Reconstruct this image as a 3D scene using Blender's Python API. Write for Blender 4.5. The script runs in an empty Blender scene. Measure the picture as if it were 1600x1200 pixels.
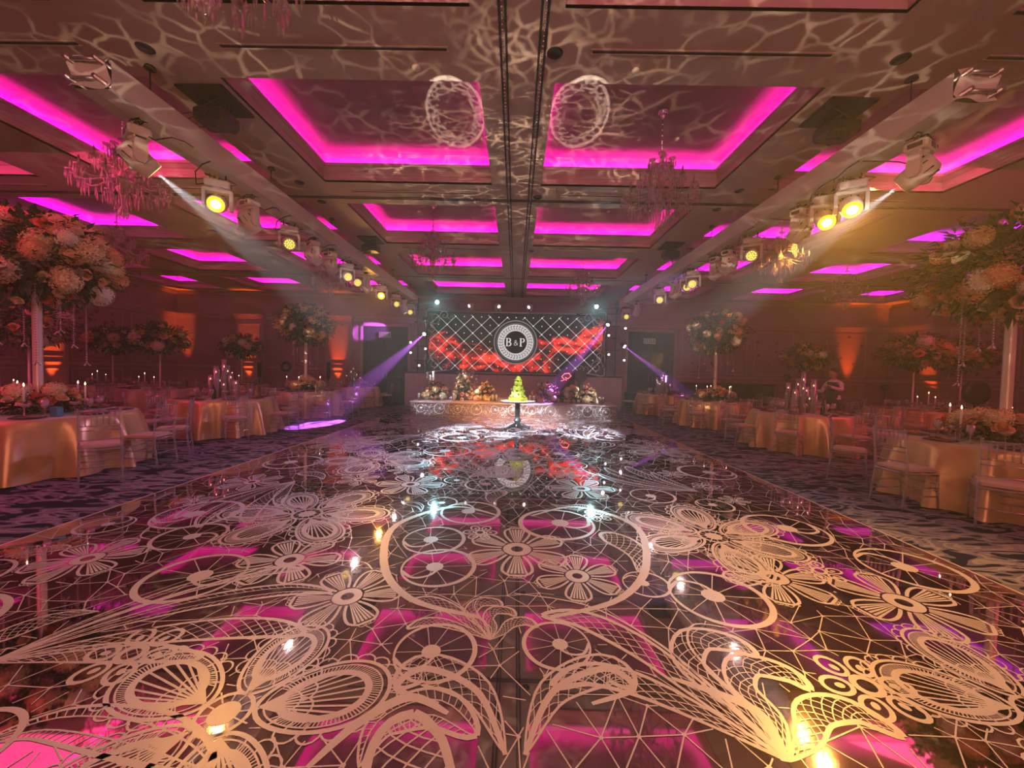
import bpy, math, random
from mathutils import Vector, Matrix
R = math.radians; PI = math.pi
rnd = random.Random(7)
C = bpy.context.scene.collection
SC = bpy.context.scene

# ------------------------------------------------------------------ camera
F = 600.0
HAZE = 0.007
def cam_axes():
    th, ph, ro = R(0.48), R(1.9), R(1.3)
    d = Vector((-math.sin(th)*math.cos(ph), math.cos(th)*math.cos(ph), -math.sin(ph)))
    r0 = d.cross(Vector((0, 0, 1))).normalized(); u0 = r0.cross(d)
    r = r0*math.cos(ro) + u0*math.sin(ro); u = u0*math.cos(ro) - r0*math.sin(ro)
    return r, u, d
AR, AU, AD = cam_axes()
CAM = Vector((0, 0, 1.5))
cd = bpy.data.cameras.new('camera'); co = bpy.data.objects.new('camera', cd); C.objects.link(co)
cd.sensor_width = 36; cd.lens = 36*F/1600; cd.clip_start = 0.05; cd.clip_end = 200
co.matrix_world = Matrix(((AR.x, AU.x, -AD.x, CAM.x), (AR.y, AU.y, -AD.y, CAM.y), (AR.z, AU.z, -AD.z, CAM.z), (0, 0, 0, 1)))
SC.camera = co
def ray(px, py): return AR*((px-800)/F) + AU*((600-py)/F) + AD
def at(px, py, Y):
    v = ray(px, py); return CAM + v*(Y/v.y)
def onz(px, py, z=0.0):
    v = ray(px, py); return CAM + v*((z-CAM.z)/v.z)

# ------------------------------------------------------------------ view, world, lights
SC.view_settings.view_transform = 'Standard'; SC.view_settings.look = 'None'
SC.view_settings.exposure = 0.0; SC.view_settings.gamma = 1.0; SC.view_settings.use_curve_mapping = False
cy = SC.cycles
cy.max_bounces = 7; cy.diffuse_bounces = 3; cy.glossy_bounces = 4; cy.transmission_bounces = 4
cy.transparent_max_bounces = 16; cy.volume_bounces = 0
cy.caustics_reflective = False; cy.caustics_refractive = False; cy.sample_clamp_indirect = 2.0
cy.use_denoising = True; cy.adaptive_threshold = 0.03
w = bpy.data.worlds.new('world'); SC.world = w; w.use_nodes = True
w.node_tree.nodes['Background'].inputs[0].default_value = (0.02, 0.008, 0.01, 1)
# thin theatrical haze in the air, lit by the real beams
hz = w.node_tree.nodes.new('ShaderNodeVolumeScatter'); hz.inputs['Density'].default_value = HAZE; hz.inputs['Anisotropy'].default_value = .45; hz.inputs['Color'].default_value = (1, .95, .92, 1)
w.node_tree.links.new(hz.outputs[0], w.node_tree.nodes['World Output'].inputs['Volume'])
def lamp(kind, name, loc, target, power, col, size=0.1, spot=40, blend=0.4, sy=None, gobo=None):
    l = bpy.data.lights.new(name, kind); o = bpy.data.objects.new(name, l); C.objects.link(o)
    l.energy = power; l.color = col; o.location = loc
    if target is not None:
        o.rotation_euler = (Vector(target)-Vector(loc)).to_track_quat('-Z', 'Y').to_euler()
    if kind == 'SPOT': l.spot_size = R(spot); l.spot_blend = blend; l.shadow_soft_size = size
    elif kind == 'AREA':
        l.shape = 'RECTANGLE'; l.size = size; l.size_y = sy or size
    else: l.shadow_soft_size = size
    if gobo:      # a cut pattern wheel in front of the lamp: (kind, scale, warp, line width, gain)
        gk, gs, gw, gl, gg = gobo
        l.use_nodes = True; nt = l.node_tree; N = nt.nodes; L = nt.links
        em = N['Emission']
        def nd(t): return N.new('ShaderNode'+t)
        def mth(op, a, b=None, c=None):
            n = nd('Math'); n.operation = op
            for i, q in enumerate((a, b, c)):
                if q is None: continue
                if isinstance(q, (int, float)): n.inputs[i].default_value = q
                else: L.new(q, n.inputs[i])
            return n.outputs[0]
        tc = nd('TexCoord'); sp = nd('SeparateXYZ'); L.new(tc.outputs['Normal'], sp.inputs[0])
        zz = mth('MAXIMUM', mth('ABSOLUTE', sp.outputs['Z']), .05); gx = mth('DIVIDE', sp.outputs['X'], zz); gy = mth('DIVIDE', sp.outputs['Y'], zz)
        cb_ = nd('CombineXYZ'); L.new(gx, cb_.inputs[0]); L.new(gy, cb_.inputs[1])
        mp = nd('Mapping'); mp.inputs['Scale'].default_value = (gs, gs*2.0, gs); L.new(cb_.outputs[0], mp.inputs[0])
        nz = nd('TexNoise'); nz.inputs['Scale'].default_value = .7; nz.inputs['Detail'].default_value = 3; L.new(mp.outputs[0], nz.inputs['Vector'])
        mx = nd('MixRGB'); mx.blend_type = 'ADD'; mx.inputs[0].default_value = gw; L.new(mp.outputs[0], mx.inputs[1]); L.new(nz.outputs['Color'], mx.inputs[2])
        vo = nd('TexVoronoi'); vo.feature = 'DISTANCE_TO_EDGE'; vo.inputs['Scale'].default_value = 1.0; L.new(mx.outputs[0], vo.inputs['Vector'])
        mr = nd('MapRange'); mr.interpolation_type = 'SMOOTHSTEP'; L.new(vo.outputs['Distance'], mr.inputs[0]); mr.inputs[1].default_value = 0; mr.inputs[2].default_value = gl; mr.inputs[3].default_value = gg; mr.inputs[4].default_value = .0
        big = nd('TexNoise'); big.inputs['Scale'].default_value = .33; big.inputs['Detail'].default_value = 2; L.new(mp.outputs[0], big.inputs['Vector'])
        bm = nd('MapRange'); L.new(big.outputs['Fac'], bm.inputs[0]); bm.inputs[1].default_value = .42; bm.inputs[2].default_value = .66
        val = mth('MULTIPLY', mr.outputs[0], bm.outputs[0])
        if gk == 'ring':
            rr = mth('SQRT', mth('ADD', mth('MULTIPLY', gx, gx), mth('MULTIPLY', gy, gy)))
            val = mth('MULTIPLY', mr.outputs[0], mth('MULTIPLY', mth('GREATER_THAN', rr, .032), mth('LESS_THAN', rr, .052)))
            val = mth('ADD', val, mth('MULTIPLY', mth('MULTIPLY', mth('GREATER_THAN', rr, .049), mth('LESS_THAN', rr, .054)), gg))
        elif gk == 'pool':
            val = mth('ADD', mr.outputs[0], gg*.35)
        L.new(val, em.inputs['Strength'])
    return o
# unseen fill lamps added for ambience, behind the camera and over the side tables
lamp('AREA', 'rear_ambient_fill', (0, -3.2, 3.0), (0, 6, 2.2), 230, (1.0, 0.38, 0.31), 7, sy=2.4)
lamp('AREA', 'side_fill_left', (-8.5, 6, 4.7), (-8.5, 9, 0), 240, (1.0, 0.05, 0.22), 5, sy=9)
lamp('AREA', 'side_fill_right', (9, 6, 4.7), (9, 9, 0), 240, (1.0, 0.08, 0.20), 5, sy=9)
# added unseen spots imitate light reflected off the floor, then ring gobos
for (x, y, z, tx, ty, tz, p, sp, sc) in ((-.5, -1.5, 0.9, -2.2, 5.0, 4.9, 620, 70, 24), (.5, -1.5, 0.9, 2.6, 5.0, 4.9, 700, 70, 22), (0, 3.0, 0.4, 0, 8.0, 4.9, 700, 60, 19), (-3, 8.0, 0.4, -9.0, 13.5, 4.9, 600, 60, 13), (3, 8.0, 0.4, 9.0, 13.5, 4.9, 600, 60, 13)):
    lamp('SPOT', 'caustic_helper', (x, y, z), (tx, ty, tz), p, (1.0, 0.76, 0.52), 0.01, sp, 0.7, gobo=('caustic', sc, 3.6, .11, 2.6))
for px, s_ in ((712, -1), (905, 1)):
    lamp('SPOT', 'ring_gobo', (s_*.3, -1.0, .8), tuple(onz(px, 178, 5.44)), 1900, (1.0, .92, .78), .003, 12, .1, gobo=('ring', 60, .8, .22, 1.6))
lamp('SPOT', 'outer_amber_lamp', tuple(at(1680, 70, 4.6)), tuple(at(1014, 560, 17.3)), 24000, (1.0, .50, .08), .02, 8, .6)
lamp('SPOT', 'violet_wash', (4.0, 9.0, 3.85), (-5.2, 5.6, 0), 900, (.50, .25, 1.0), .05, 46, 1.0)
# ------------------------------------------------------------------ materials
MATS = {}
def mat(name, col, rough=0.5, metal=0.0, noise=0.0, nscale=8.0, bump=0.0, bscale=40.0, emit=None, estr=0.0, spec=0.5, sheen=0.0, coat=0.0, sss=0.0, trans=0.0, dark=0.6):
    if name in MATS: return MATS[name]
    m = bpy.data.materials.new(name); m.use_nodes = True; nt = m.node_tree; N = nt.nodes; L = nt.links
    b = N['Principled BSDF']; b.inputs['Base Color'].default_value = (*col, 1)
    b.inputs['Roughness'].default_value = rough; b.inputs['Metallic'].default_value = metal
    b.inputs['Specular IOR Level'].default_value = spec
    if sheen: b.inputs['Sheen Weight'].default_value = sheen
    if coat: b.inputs['Coat Weight'].default_value = coat; b.inputs['Coat Roughness'].default_value = 0.05
    if trans: b.inputs['Transmission Weight'].default_value = trans
    if emit is not None: b.inputs['Emission Color'].default_value = (*emit, 1); b.inputs['Emission Strength'].default_value = estr
    if noise or bump:
        tc = N.new('ShaderNodeTexCoord')
    if noise:
        nz = N.new('ShaderNodeTexNoise'); nz.inputs['Scale'].default_value = nscale; nz.inputs['Detail'].default_value = 4
        L.new(tc.outputs['Object'], nz.inputs['Vector'])
        cr = N.new('ShaderNodeMixRGB'); cr.inputs[1].default_value = (*[c*(1-noise*dark) for c in col], 1); cr.inputs[2].default_value = (*[min(1, c*(1+noise*0.6)) for c in col], 1)
        L.new(nz.outputs['Fac'], cr.inputs[0]); L.new(cr.outputs[0], b.inputs['Base Color'])
    if bump:
        n2 = N.new('ShaderNodeTexNoise'); n2.inputs['Scale'].default_value = bscale; n2.inputs['Detail'].default_value = 3
        L.new(tc.outputs['Object'], n2.inputs['Vector'])
        bp = N.new('ShaderNodeBump'); bp.inputs['Strength'].default_value = bump; bp.inputs['Distance'].default_value = 0.01
        L.new(n2.outputs['Fac'], bp.inputs['Height']); L.new(bp.outputs[0], b.inputs['Normal'])
    MATS[name] = m; return m
def emat(name, col, s):
    if name in MATS: return MATS[name]
    m = bpy.data.materials.new(name); m.use_nodes = True; N = m.node_tree.nodes; L = m.node_tree.links
    N.remove(N['Principled BSDF']); e = N.new('ShaderNodeEmission'); e.inputs[0].default_value = (*col, 1); e.inputs[1].default_value = s
    L.new(e.outputs[0], N['Material Output'].inputs[0]); MATS[name] = m; return m
def clearmat(name, tint, gloss=0.35, rough=0.08, body=0.12, bodycol=(0.8, 0.7, 0.72)):
    if name in MATS: return MATS[name]
    m = bpy.data.materials.new(name); m.use_nodes = True; N = m.node_tree.nodes; L = m.node_tree.links
    N.remove(N['Principled BSDF'])
    t = N.new('ShaderNodeBsdfTransparent'); t.inputs[0].default_value = (*tint, 1)
    g = N.new('ShaderNodeBsdfGlossy'); g.inputs['Roughness'].default_value = rough; g.inputs[0].default_value = (1, 1, 1, 1)
    d = N.new('ShaderNodeBsdfDiffuse'); d.inputs[0].default_value = (*bodycol, 1)
    fr = N.new('ShaderNodeLayerWeight'); fr.inputs[0].default_value = gloss
    nz = N.new('ShaderNodeTexNoise'); nz.inputs['Scale'].default_value = 30
    mth = N.new('ShaderNodeMath'); mth.operation = 'MULTIPLY'; L.new(nz.outputs['Fac'], mth.inputs[0]); mth.inputs[1].default_value = body*2
    m1 = N.new('ShaderNodeMixShader'); m2 = N.new('ShaderNodeMixShader')
    L.new(mth.outputs[0], m1.inputs[0]); L.new(t.outputs[0], m1.inputs[1]); L.new(d.outputs[0], m1.inputs[2])
    L.new(fr.outputs['Facing'], m2.inputs[0]); L.new(m1.outputs[0], m2.inputs[1]); L.new(g.outputs[0], m2.inputs[2])
    L.new(m2.outputs[0], N['Material Output'].inputs[0]); MATS[name] = m; return m

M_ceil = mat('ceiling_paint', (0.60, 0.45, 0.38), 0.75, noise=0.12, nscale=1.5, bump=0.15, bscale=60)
M_cpan = mat('coffer_shade_paint', (0.42, 0.29, 0.25), 0.8, noise=0.12, nscale=1.2)  # darker than the ceiling: shade inside the coffers put into the colour
M_trimp = mat('moulding_paint', (0.56, 0.40, 0.36), 0.6, noise=0.1, nscale=3)
M_cove = mat('cove_paint', (0.75, 0.68, 0.66), 0.8, noise=0.08)
M_white = mat('white_fabric', (0.8, 0.72, 0.66), 0.7, noise=0.12, nscale=3, bump=0.5, bscale=6)
M_black = mat('black_metal', (0.012, 0.012, 0.014), 0.4, noise=0.3)
M_blackcloth = mat('black_drape', (0.012, 0.01, 0.012), 0.9, noise=0.4, nscale=4, bump=0.3)
M_dark = mat('dark_slot', (0.015, 0.01, 0.01), 0.7, noise=0.2)
M_chrome = mat('chrome', (0.85, 0.82, 0.8), 0.12, 1.0, noise=0.1)
M_fix = mat('fixture_shell', (0.74, 0.68, 0.6), 0.35, noise=0.1)
M_cloth = mat('gold_satin', (0.66, 0.42, 0.17), 0.33, 0.35, noise=0.45, nscale=5, bump=0.9, bscale=5, sheen=0.4)
M_clothpale = mat('champagne_satin', (0.68, 0.50, 0.36), 0.42, 0.1, noise=0.35, nscale=4, bump=0.8, bscale=5, sheen=0.4)
M_cushion = mat('cushion_fabric', (0.55, 0.36, 0.25), 0.7, noise=0.2, sheen=0.3, bump=0.1)
M_acryl = clearmat('clear_acrylic', (0.86, 0.82, 0.85), 0.55, 0.10, 0.17)
M_glass = clearmat('thin_glass', (0.88, 0.84, 0.86), 0.6, 0.06, 0.26, (0.95, 0.88, 0.88))
M_cryst = clearmat('crystal', (0.84, 0.78, 0.76), 0.55, 0.05, 0.16, (0.85, 0.70, 0.62))
M_candle = mat('candle_wax', (0.85, 0.75, 0.62), 0.5, noise=0.05)
M_flame = emat('candle_flame', (1.0, 0.62, 0.34), 9)
M_leaf = mat('dark_leaf', (0.035, 0.06, 0.025), 0.5, noise=0.6, nscale=20)
M_leaf2 = mat('sage_leaf', (0.10, 0.12, 0.05), 0.55, noise=0.5, nscale=20)
BLOOM = [mat('cream_petal', (0.80, 0.60, 0.30), 0.6, noise=0.25, nscale=14), mat('peach_petal', (0.78, 0.38, 0.18), 0.6, noise=0.25, nscale=14),
         mat('coral_petal', (0.75, 0.17, 0.10), 0.6, noise=0.25, nscale=14), mat('ivory_petal', (0.84, 0.74, 0.52), 0.6, noise=0.2, nscale=14),
         mat('blush_petal', (0.72, 0.42, 0.28), 0.6, noise=0.25, nscale=14)]
M_plate = mat('dark_plate', (0.16, 0.07, 0.07), 0.2, 0.3, noise=0.3)
M_napkin = mat('rose_napkin', (0.36, 0.16, 0.14), 0.8, noise=0.3, nscale=12)
M_gold = mat('gold_card', (0.62, 0.40, 0.10), 0.4, 0.4, noise=0.3)

# ------------------------------------------------------------------ mesh helpers
class MB:
    def __init__(s): s.v = []; s.f = []; s.m = []; s.sm = []
    def add(s, vs, fs, mi=0, smooth=False, T=None):
        b = len(s.v)
        if T is not None: vs = [tuple(T @ Vector(q)) for q in vs]
        s.v += [tuple(q) for q in vs]; s.f += [tuple(i+b for i in f) for f in fs]; s.m += [mi]*len(fs); s.sm += [smooth]*len(fs)
    def box(s, x0, x1, y0, y1, z0, z1, mi=0, T=None):
        s.add([(x0,y0,z0),(x1,y0,z0),(x1,y1,z0),(x0,y1,z0),(x0,y0,z1),(x1,y0,z1),(x1,y1,z1),(x0,y1,z1)],
              [(0,3,2,1),(4,5,6,7),(0,1,5,4),(1,2,6,5),(2,3,7,6),(3,0,4,7)], mi, False, T)
    def bbox(s, x0, x1, y0, y1, z0, z1, b=0.01, mi=0, T=None):   # box with chamfered vertical edges
        p = [(x0+b,y0),(x1-b,y0),(x1,y0+b),(x1,y1-b),(x1-b,y1),(x0+b,y1),(x0,y1-b),(x0,y0+b)]
        cx, cy = (x0+x1)/2, (y0+y1)/2
        def ins(q): return (q[0]+(b if q[0] < cx else -b)*0.7, q[1]+(b if q[1] < cy else -b)*0.7)
        rings = [[(*ins(q), z0) for q in p], [(*q, z0+b) for q in p], [(*q, z1-b) for q in p], [(*ins(q), z1) for q in p]]
        vs = [q for r in rings for q in r]; fs = []
        for k in range(3):
            for i in range(8): fs.append((k*8+i, k*8+(i+1)%8, (k+1)*8+(i+1)%8, (k+1)*8+i))
        fs.append(tuple(range(7, -1, -1))); fs.append(tuple(24+i for i in range(8)))
        s.add(vs, fs, mi, False, T)
    def lathe(s, prof, n=16, mi=0, T=None, smooth=True, cap=True):
        vs = []; fs = []
        for r, z in prof:
            for i in range(n): a = 2*PI*i/n; vs.append((r*math.cos(a), r*math.sin(a), z))
        for k in range(len(prof)-1):
            for i in range(n): fs.append((k*n+i, k*n+(i+1)%n, (k+1)*n+(i+1)%n, (k+1)*n+i))
        if cap:
            if prof[0][0] > 1e-4: fs.append(tuple(range(n-1, -1, -1)))
            if prof[-1][0] > 1e-4: fs.append(tuple((len(prof)-1)*n+i for i in range(n)))
        s.add(vs, fs, mi, smooth, T)
    def tube(s, pts, r, n=6, mi=0, T=None, cap=True):
        pts = [Vector(p) for p in pts]; rs = r if isinstance(r, (list, tuple)) else [r]*len(pts)
        vs = []; fs = []
        for k, p in enumerate(pts):
            t = (pts[min(k+1, len(pts)-1)]-pts[max(k-1, 0)])
            if t.length < 1e-9: t = Vector((0, 0, 1))
            t.normalize(); a = Vector((1, 0, 0)) if abs(t.x) < 0.8 else Vector((0, 1, 0))
            if abs(t.z) < 0.8: a = Vector((0, 0, 1))
            u = t.cross(a).normalized(); v = t.cross(u)
            for i in range(n):
                an = 2*PI*i/n; vs.append(tuple(p+u*(rs[k]*math.cos(an))+v*(rs[k]*math.sin(an))))
        for k in range(len(pts)-1):
            for i in range(n): fs.append((k*n+i, k*n+(i+1)%n, (k+1)*n+(i+1)%n, (k+1)*n+i))
        if cap: fs.append(tuple(range(n-1, -1, -1))); fs.append(tuple((len(pts)-1)*n+i for i in range(n)))
        s.add(vs, fs, mi, True, T)
    def ball(s, c, r, n=8, m=5, mi=0, sz=1.0):
        prof = [(max(1e-5, r*math.sin(PI*k/m)), -r*sz*math.cos(PI*k/m)) for k in range(m+1)]
        s.lathe(prof, n, mi, Matrix.Translation(c), cap=False)
    def sheet(s, pts, mi=0, smooth=True, T=None):   # grid of points rows x cols
        nr, nc = len(pts), len(pts[0]); vs = [q for r in pts for q in r]
        s.add(vs, [(i*nc+j, i*nc+j+1, (i+1)*nc+j+1, (i+1)*nc+j) for i in range(nr-1) for j in range(nc-1)], mi, smooth, T)
    def mesh(s, name, mats):
        me = bpy.data.meshes.new(name); me.from_pydata(s.v, [], s.f)
        for m in (mats if isinstance(mats, (list, tuple)) else [mats]): me.materials.append(m)
        me.polygons.foreach_set('material_index', s.m); me.polygons.foreach_set('use_smooth', s.sm); me.update()
        return me
    def obj(s, name, mats, parent=None, kind=None):
        return link(name, s.mesh(name, mats), parent, kind)
def link(name, data, parent=None, kind=None, loc=None, rot=None):
    o = bpy.data.objects.new(name, data); C.objects.link(o)
    if parent is not None: o.parent = parent
    if kind: o['kind'] = kind
    if loc is not None: o.location = loc
    if rot is not None: o.rotation_euler = rot
    return o
def tag(o, label, cat, group=None, kind=None):
    o['label'] = label; o['category'] = cat
    if group: o['group'] = group
    if kind: o['kind'] = kind
    return o
def thing(name, label, cat, loc=(0, 0, 0), rz=0.0, group=None):
    o = bpy.data.objects.new(name, None); C.objects.link(o); o.empty_display_size = 0.1
    o.location = loc; o.rotation_euler = (0, 0, rz); return tag(o, label, cat, group)
def struct(name, mb, mats, parent=None):
    return mb.obj(name, mats, parent, 'structure')
def kit(parts):          # list of (name, mesh, [sub list], matrix or None)
    return parts
def place_kit(parts, name, label, cat, loc, rz=0, group=None, scale=None, parent=None):
    t = thing(name, label, cat, loc, rz, group)
    if scale: t.scale = (scale,)*3
    def rec(ps, par):
        for p in ps:
            o = link(p[0], p[1], par)
            if len(p) > 3 and p[3] is not None: o.matrix_local = p[3]
            if len(p) > 4 and p[4]: o['kind'] = p[4]
            if len(p) > 2 and p[2]: rec(p[2], o)
    rec(parts, t); return t
def Rz(a): return Matrix.Rotation(a, 4, 'Z')
def Rx(a): return Matrix.Rotation(a, 4, 'X')
def Ry(a): return Matrix.Rotation(a, 4, 'Y')
def Tr(x, y, z): return Matrix.Translation((x, y, z))

# ------------------------------------------------------------------ room
HC = 4.85; YB = 17.6; XL = -15.6; XR = 16.9; YF = -5.0
def carpet():
    m = bpy.data.materials.new('patterned_carpet'); m.use_nodes = True; N = m.node_tree.nodes; L = m.node_tree.links
    b = N['Principled BSDF']; b.inputs['Roughness'].default_value = 0.95; b.inputs['Specular IOR Level'].default_value = 0.1
    tc = N.new('ShaderNodeTexCoord')
    mp = N.new('ShaderNodeMapping'); mp.inputs['Scale'].default_value = (1.0, 2.6, 1); mp.inputs['Rotation'].default_value = (0, 0, 0.35)
    nz = N.new('ShaderNodeTexNoise'); nz.inputs['Scale'].default_value = 2.2; nz.inputs['Detail'].default_value = 1.5; nz.inputs['Distortion'].default_value = 1.2
    L.new(tc.outputs['Object'], mp.inputs[0]); L.new(mp.outputs[0], nz.inputs['Vector'])
    cr = N.new('ShaderNodeValToRGB'); cr.color_ramp.interpolation = 'CONSTANT'
    el = cr.color_ramp.elements; el[0].position = 0; el[0].color = (0.02, 0.022, 0.05, 1); el[1].position = 0.43; el[1].color = (0.20, 0.19, 0.24, 1)
    for p, c in ((0.50, (0.38, 0.34, 0.36, 1)), (0.56, (0.24, 0.22, 0.29, 1)), (0.62, (0.02, 0.022, 0.05, 1))):
        e = el.new(p); e.color = c
    L.new(nz.outputs['Fac'], cr.inputs[0])
    n2 = N.new('ShaderNodeTexNoise'); n2.inputs['Scale'].default_value = 300; L.new(tc.outputs['Object'], n2.inputs['Vector'])
    mx = N.new('ShaderNodeMixRGB'); mx.blend_type = 'MULTIPLY'; mx.inputs[0].default_value = 0.5
    L.new(cr.outputs[0], mx.inputs[1]); L.new(n2.outputs['Fac'], mx.inputs[2]); L.new(mx.outputs[0], b.inputs['Base Color'])
    bp = N.new('ShaderNodeBump'); bp.inputs['Strength'].default_value = 0.4; L.new(n2.outputs['Fac'], bp.inputs['Height']); L.new(bp.outputs[0], b.inputs['Normal'])
    return m
def damask():
    m = bpy.data.materials.new('damask_wallpaper'); m.use_nodes = True; N = m.node_tree.nodes; L = m.node_tree.links
    b = N['Principled BSDF']; b.inputs['Roughness'].default_value = 0.6
    tc = N.new('ShaderNodeTexCoord'); vo = N.new('ShaderNodeTexVoronoi'); vo.inputs['Scale'].default_value = 3.4; vo.inputs['Randomness'].default_value = 0.6
    nz = N.new('ShaderNodeTexNoise'); nz.inputs['Scale'].default_value = 9; nz.inputs['Detail'].default_value = 3
    L.new(tc.outputs['Object'], vo.inputs['Vector']); L.new(tc.outputs['Object'], nz.inputs['Vector'])
    ad = N.new('ShaderNodeMath'); ad.operation = 'ADD'; L.new(vo.outputs['Distance'], ad.inputs[0]); L.new(nz.outputs['Fac'], ad.inputs[1])
    cr = N.new('ShaderNodeValToRGB'); cr.color_ramp.interpolation = 'LINEAR'
    el = cr.color_ramp.elements; el[0].position = 0.70; el[0].color = (0.10, 0.04, 0.05, 1); el[1].position = 0.76; el[1].color = (0.34, 0.20, 0.21, 1)
    L.new(ad.outputs[0], cr.inputs[0]); L.new(cr.outputs[0], b.inputs['Base Color']); return m
M_carpet = carpet(); M_damask = damask()
M_wall = mat('wall_paint', (0.34, 0.20, 0.21), 0.7, noise=0.12, nscale=1.2)
M_walltrim = mat('wall_moulding', (0.44, 0.27, 0.27), 0.55, noise=0.1)
b = MB(); b.box(XL-0.3, XR+0.3, YF-0.3, YB+0.3, -0.3, 0); struct('floor', b, M_carpet)
b = MB(); b.box(XL-0.3, XL, YF-0.3, YB+0.3, 0, 6); WL = struct('wall_left', b, M_wall)
b = MB(); b.box(XR, XR+0.3, YF-0.3, YB+0.3, 0, 6); WR = struct('wall_right', b, M_wall)
b = MB(); b.box(XL-0.3, XR+0.3, YB, YB+0.3, 0, 6); WB = struct('wall_back', b, M_wall)
b = MB(); b.box(XL-0.3, XR+0.3, YF-0.3, YF, 0, 6); WF = struct('wall_front', b, M_wall)

# ceiling with coffers
cols = [(-15.1, -12.9), (-11.4, -8.75), (-7.35, -4.4), (-3.53, -0.50), (0.38, 3.50), (4.45, 7.55), (9.3, 11.9), (13.6, 16.1)]
rows = [(-2.2, 0.3), (1.2, 3.65), (4.57, 7.04), (7.93, 10.38), (11.3, 13.73), (14.7, 17.1)]
b = MB()
ys = [YF-0.3] + [q for r in rows for q in r] + [YB+0.3]
for k in range(0, len(ys), 2): b.box(XL-0.3, XR+0.3, ys[k], ys[k+1], HC, HC+0.04)
xs = [XL-0.3] + [q for c in cols for q in c] + [XR+0.3]
for (y0, y1) in rows:
    for k in range(0, len(xs), 2): b.box(xs[k], xs[k+1], y0, y1, HC, HC+0.04)
CEIL = struct('ceiling', b, M_ceil)
b = MB(); b.box(XL-0.3, XR+0.3, YF-0.3, YB+0.3, 5.95, 6.1); struct('roof_deck', b, M_dark, CEIL)
PROF = [(0, 0), (0, .035), (-.03, .04), (-.03, .09), (-.045, .10), (-.045, .15), (-.07, .17), (-.07, .22), (-.055, .235), (-.02, .29), (0.0, .30), (0.0, .35), (-.035, .35), (-.035, .315), (-.16, .315), (-.16, .60)]
def rect_sweep(b, x0, x1, y0, y1, prof, z, mi=0):
    rings = [[(x0+o, y0+o, z+h), (x1-o, y0+o, z+h), (x1-o, y1-o, z+h), (x0+o, y1-o, z+h)] for o, h in prof]
    vs = [q for r in rings for q in r]; fs = []
    for k in range(len(prof)-1):
        for i in range(4): fs.append((k*4+i, (k+1)*4+i, (k+1)*4+(i+1)%4, k*4+(i+1)%4))
    b.add(vs, fs, mi)
LEDS = {}
def led_mat(kind):
    c = {'pink': (1.0, 0.0, 0.50), 'violet': (0.62, 0.0, 1.0), 'mid': (0.9, 0.0, 0.75)}[kind]
    return emat('led_'+kind, c, 45.0)
for ci, (x0, x1) in enumerate(cols):
    for ri, (y0, y1) in enumerate(rows):
        b = MB(); rect_sweep(b, x0, x1, y0, y1, PROF[:12], HC)
        rect_sweep(b, x0, x1, y0, y1, PROF[11:], HC, 1)
        cof = b.obj('coffer', [M_trimp, M_cove], CEIL)
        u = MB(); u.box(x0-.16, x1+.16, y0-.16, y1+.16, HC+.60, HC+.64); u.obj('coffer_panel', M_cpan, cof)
        kind = 'pink'
        if ci in (5, 6, 7) and ri >= 3: kind = 'mid'
        if ci in (5, 6) and ri == 3: kind = 'violet' if ci == 6 else 'mid'
        if ci == 1 and ri == 3: kind = 'mid'
        s = MB(); o0, o1, za, zb = -.198, -.15, HC+.34, HC+.36
        rect_sweep(s, x0, x1, y0, y1, [(-.040, .346), (-.070, .318)], HC)
        s.obj('led_strip', led_mat(kind), cof)
# partition tracks, air slots, small fittings
b = MB(); bd = MB()
for x in (-0.23, -0.17, 0.17, 0.23):
    b.box(x-.012, x+.012, YF, YB, HC-.012, HC-.001)
for x in (-0.205, 0.205):
    y = 0.5
    while y < 12: bd.ball((x, y, HC-.02), .012, 6, 4); y += .06
b.obj('partition_track', M_dark, CEIL)
bd.obj('track_bead', M_chrome, CEIL, 'stuff')
b = MB()
for y in (7.62, 7.68): b.box(XL, XR, y-.012, y+.012, HC-.012, HC-.001)
for y in (14.0,): b.box(XL, XR, y-.012, y+.012, HC-.012, HC-.001)
b.obj('cross_track', M_dark, CEIL)
for y in (4.12, 7.38, 10.7, 14.2):
    for (x0, x1) in cols[1:7]:
        b = MB(); b.box(x0+.35, x1-.3, y-.02, y+.02, HC-.006, HC-.001)
        b.box(x0+.33, x1-.28, y-.035, y-.02, HC-.010, HC-.0005, 1); b.box(x0+.33, x1-.28, y+.02, y+.035, HC-.010, HC-.0005, 1)
        b.obj('air_slot', [M_dark, M_ceil], CEIL)
dl = MB(); dl.lathe([(.0, -.002), (.055, -.002), (.055, -.010), (.075, -.012), (.085, -.001)], 20, 0, cap=False); 
dlm = dl.mesh('downlight', M_dark)
dk = MB(); dk.lathe([(.001, -.03), (.03, -.028), (.045, -.012), (.05, -.001)], 16); dkm = dk.mesh('sprinkler_cap', M_candle)
for (px, py) in ((227, 75), (867, 83), (1407, 92), (468, 285), (503, 315), (840, 308), (1155, 298), (1120, 327), (585, 384), (830, 392)):
    p = onz(px, py, HC); link('downlight', dlm, CEIL, loc=(p.x, p.y, HC))
for (px, py) in ((650, 105), (993, 110)):
    p = onz(px, py, HC); link('sprinkler_cap', dkm, CEIL, loc=(p.x, p.y, HC))
for (px, py) in ((598, 178), (1057, 217), (655, 330), (950, 330)):
    p = onz(px, py, HC+.6); link('sprinkler_cap', dkm, CEIL, loc=(p.x, p.y, HC+.6))

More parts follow.
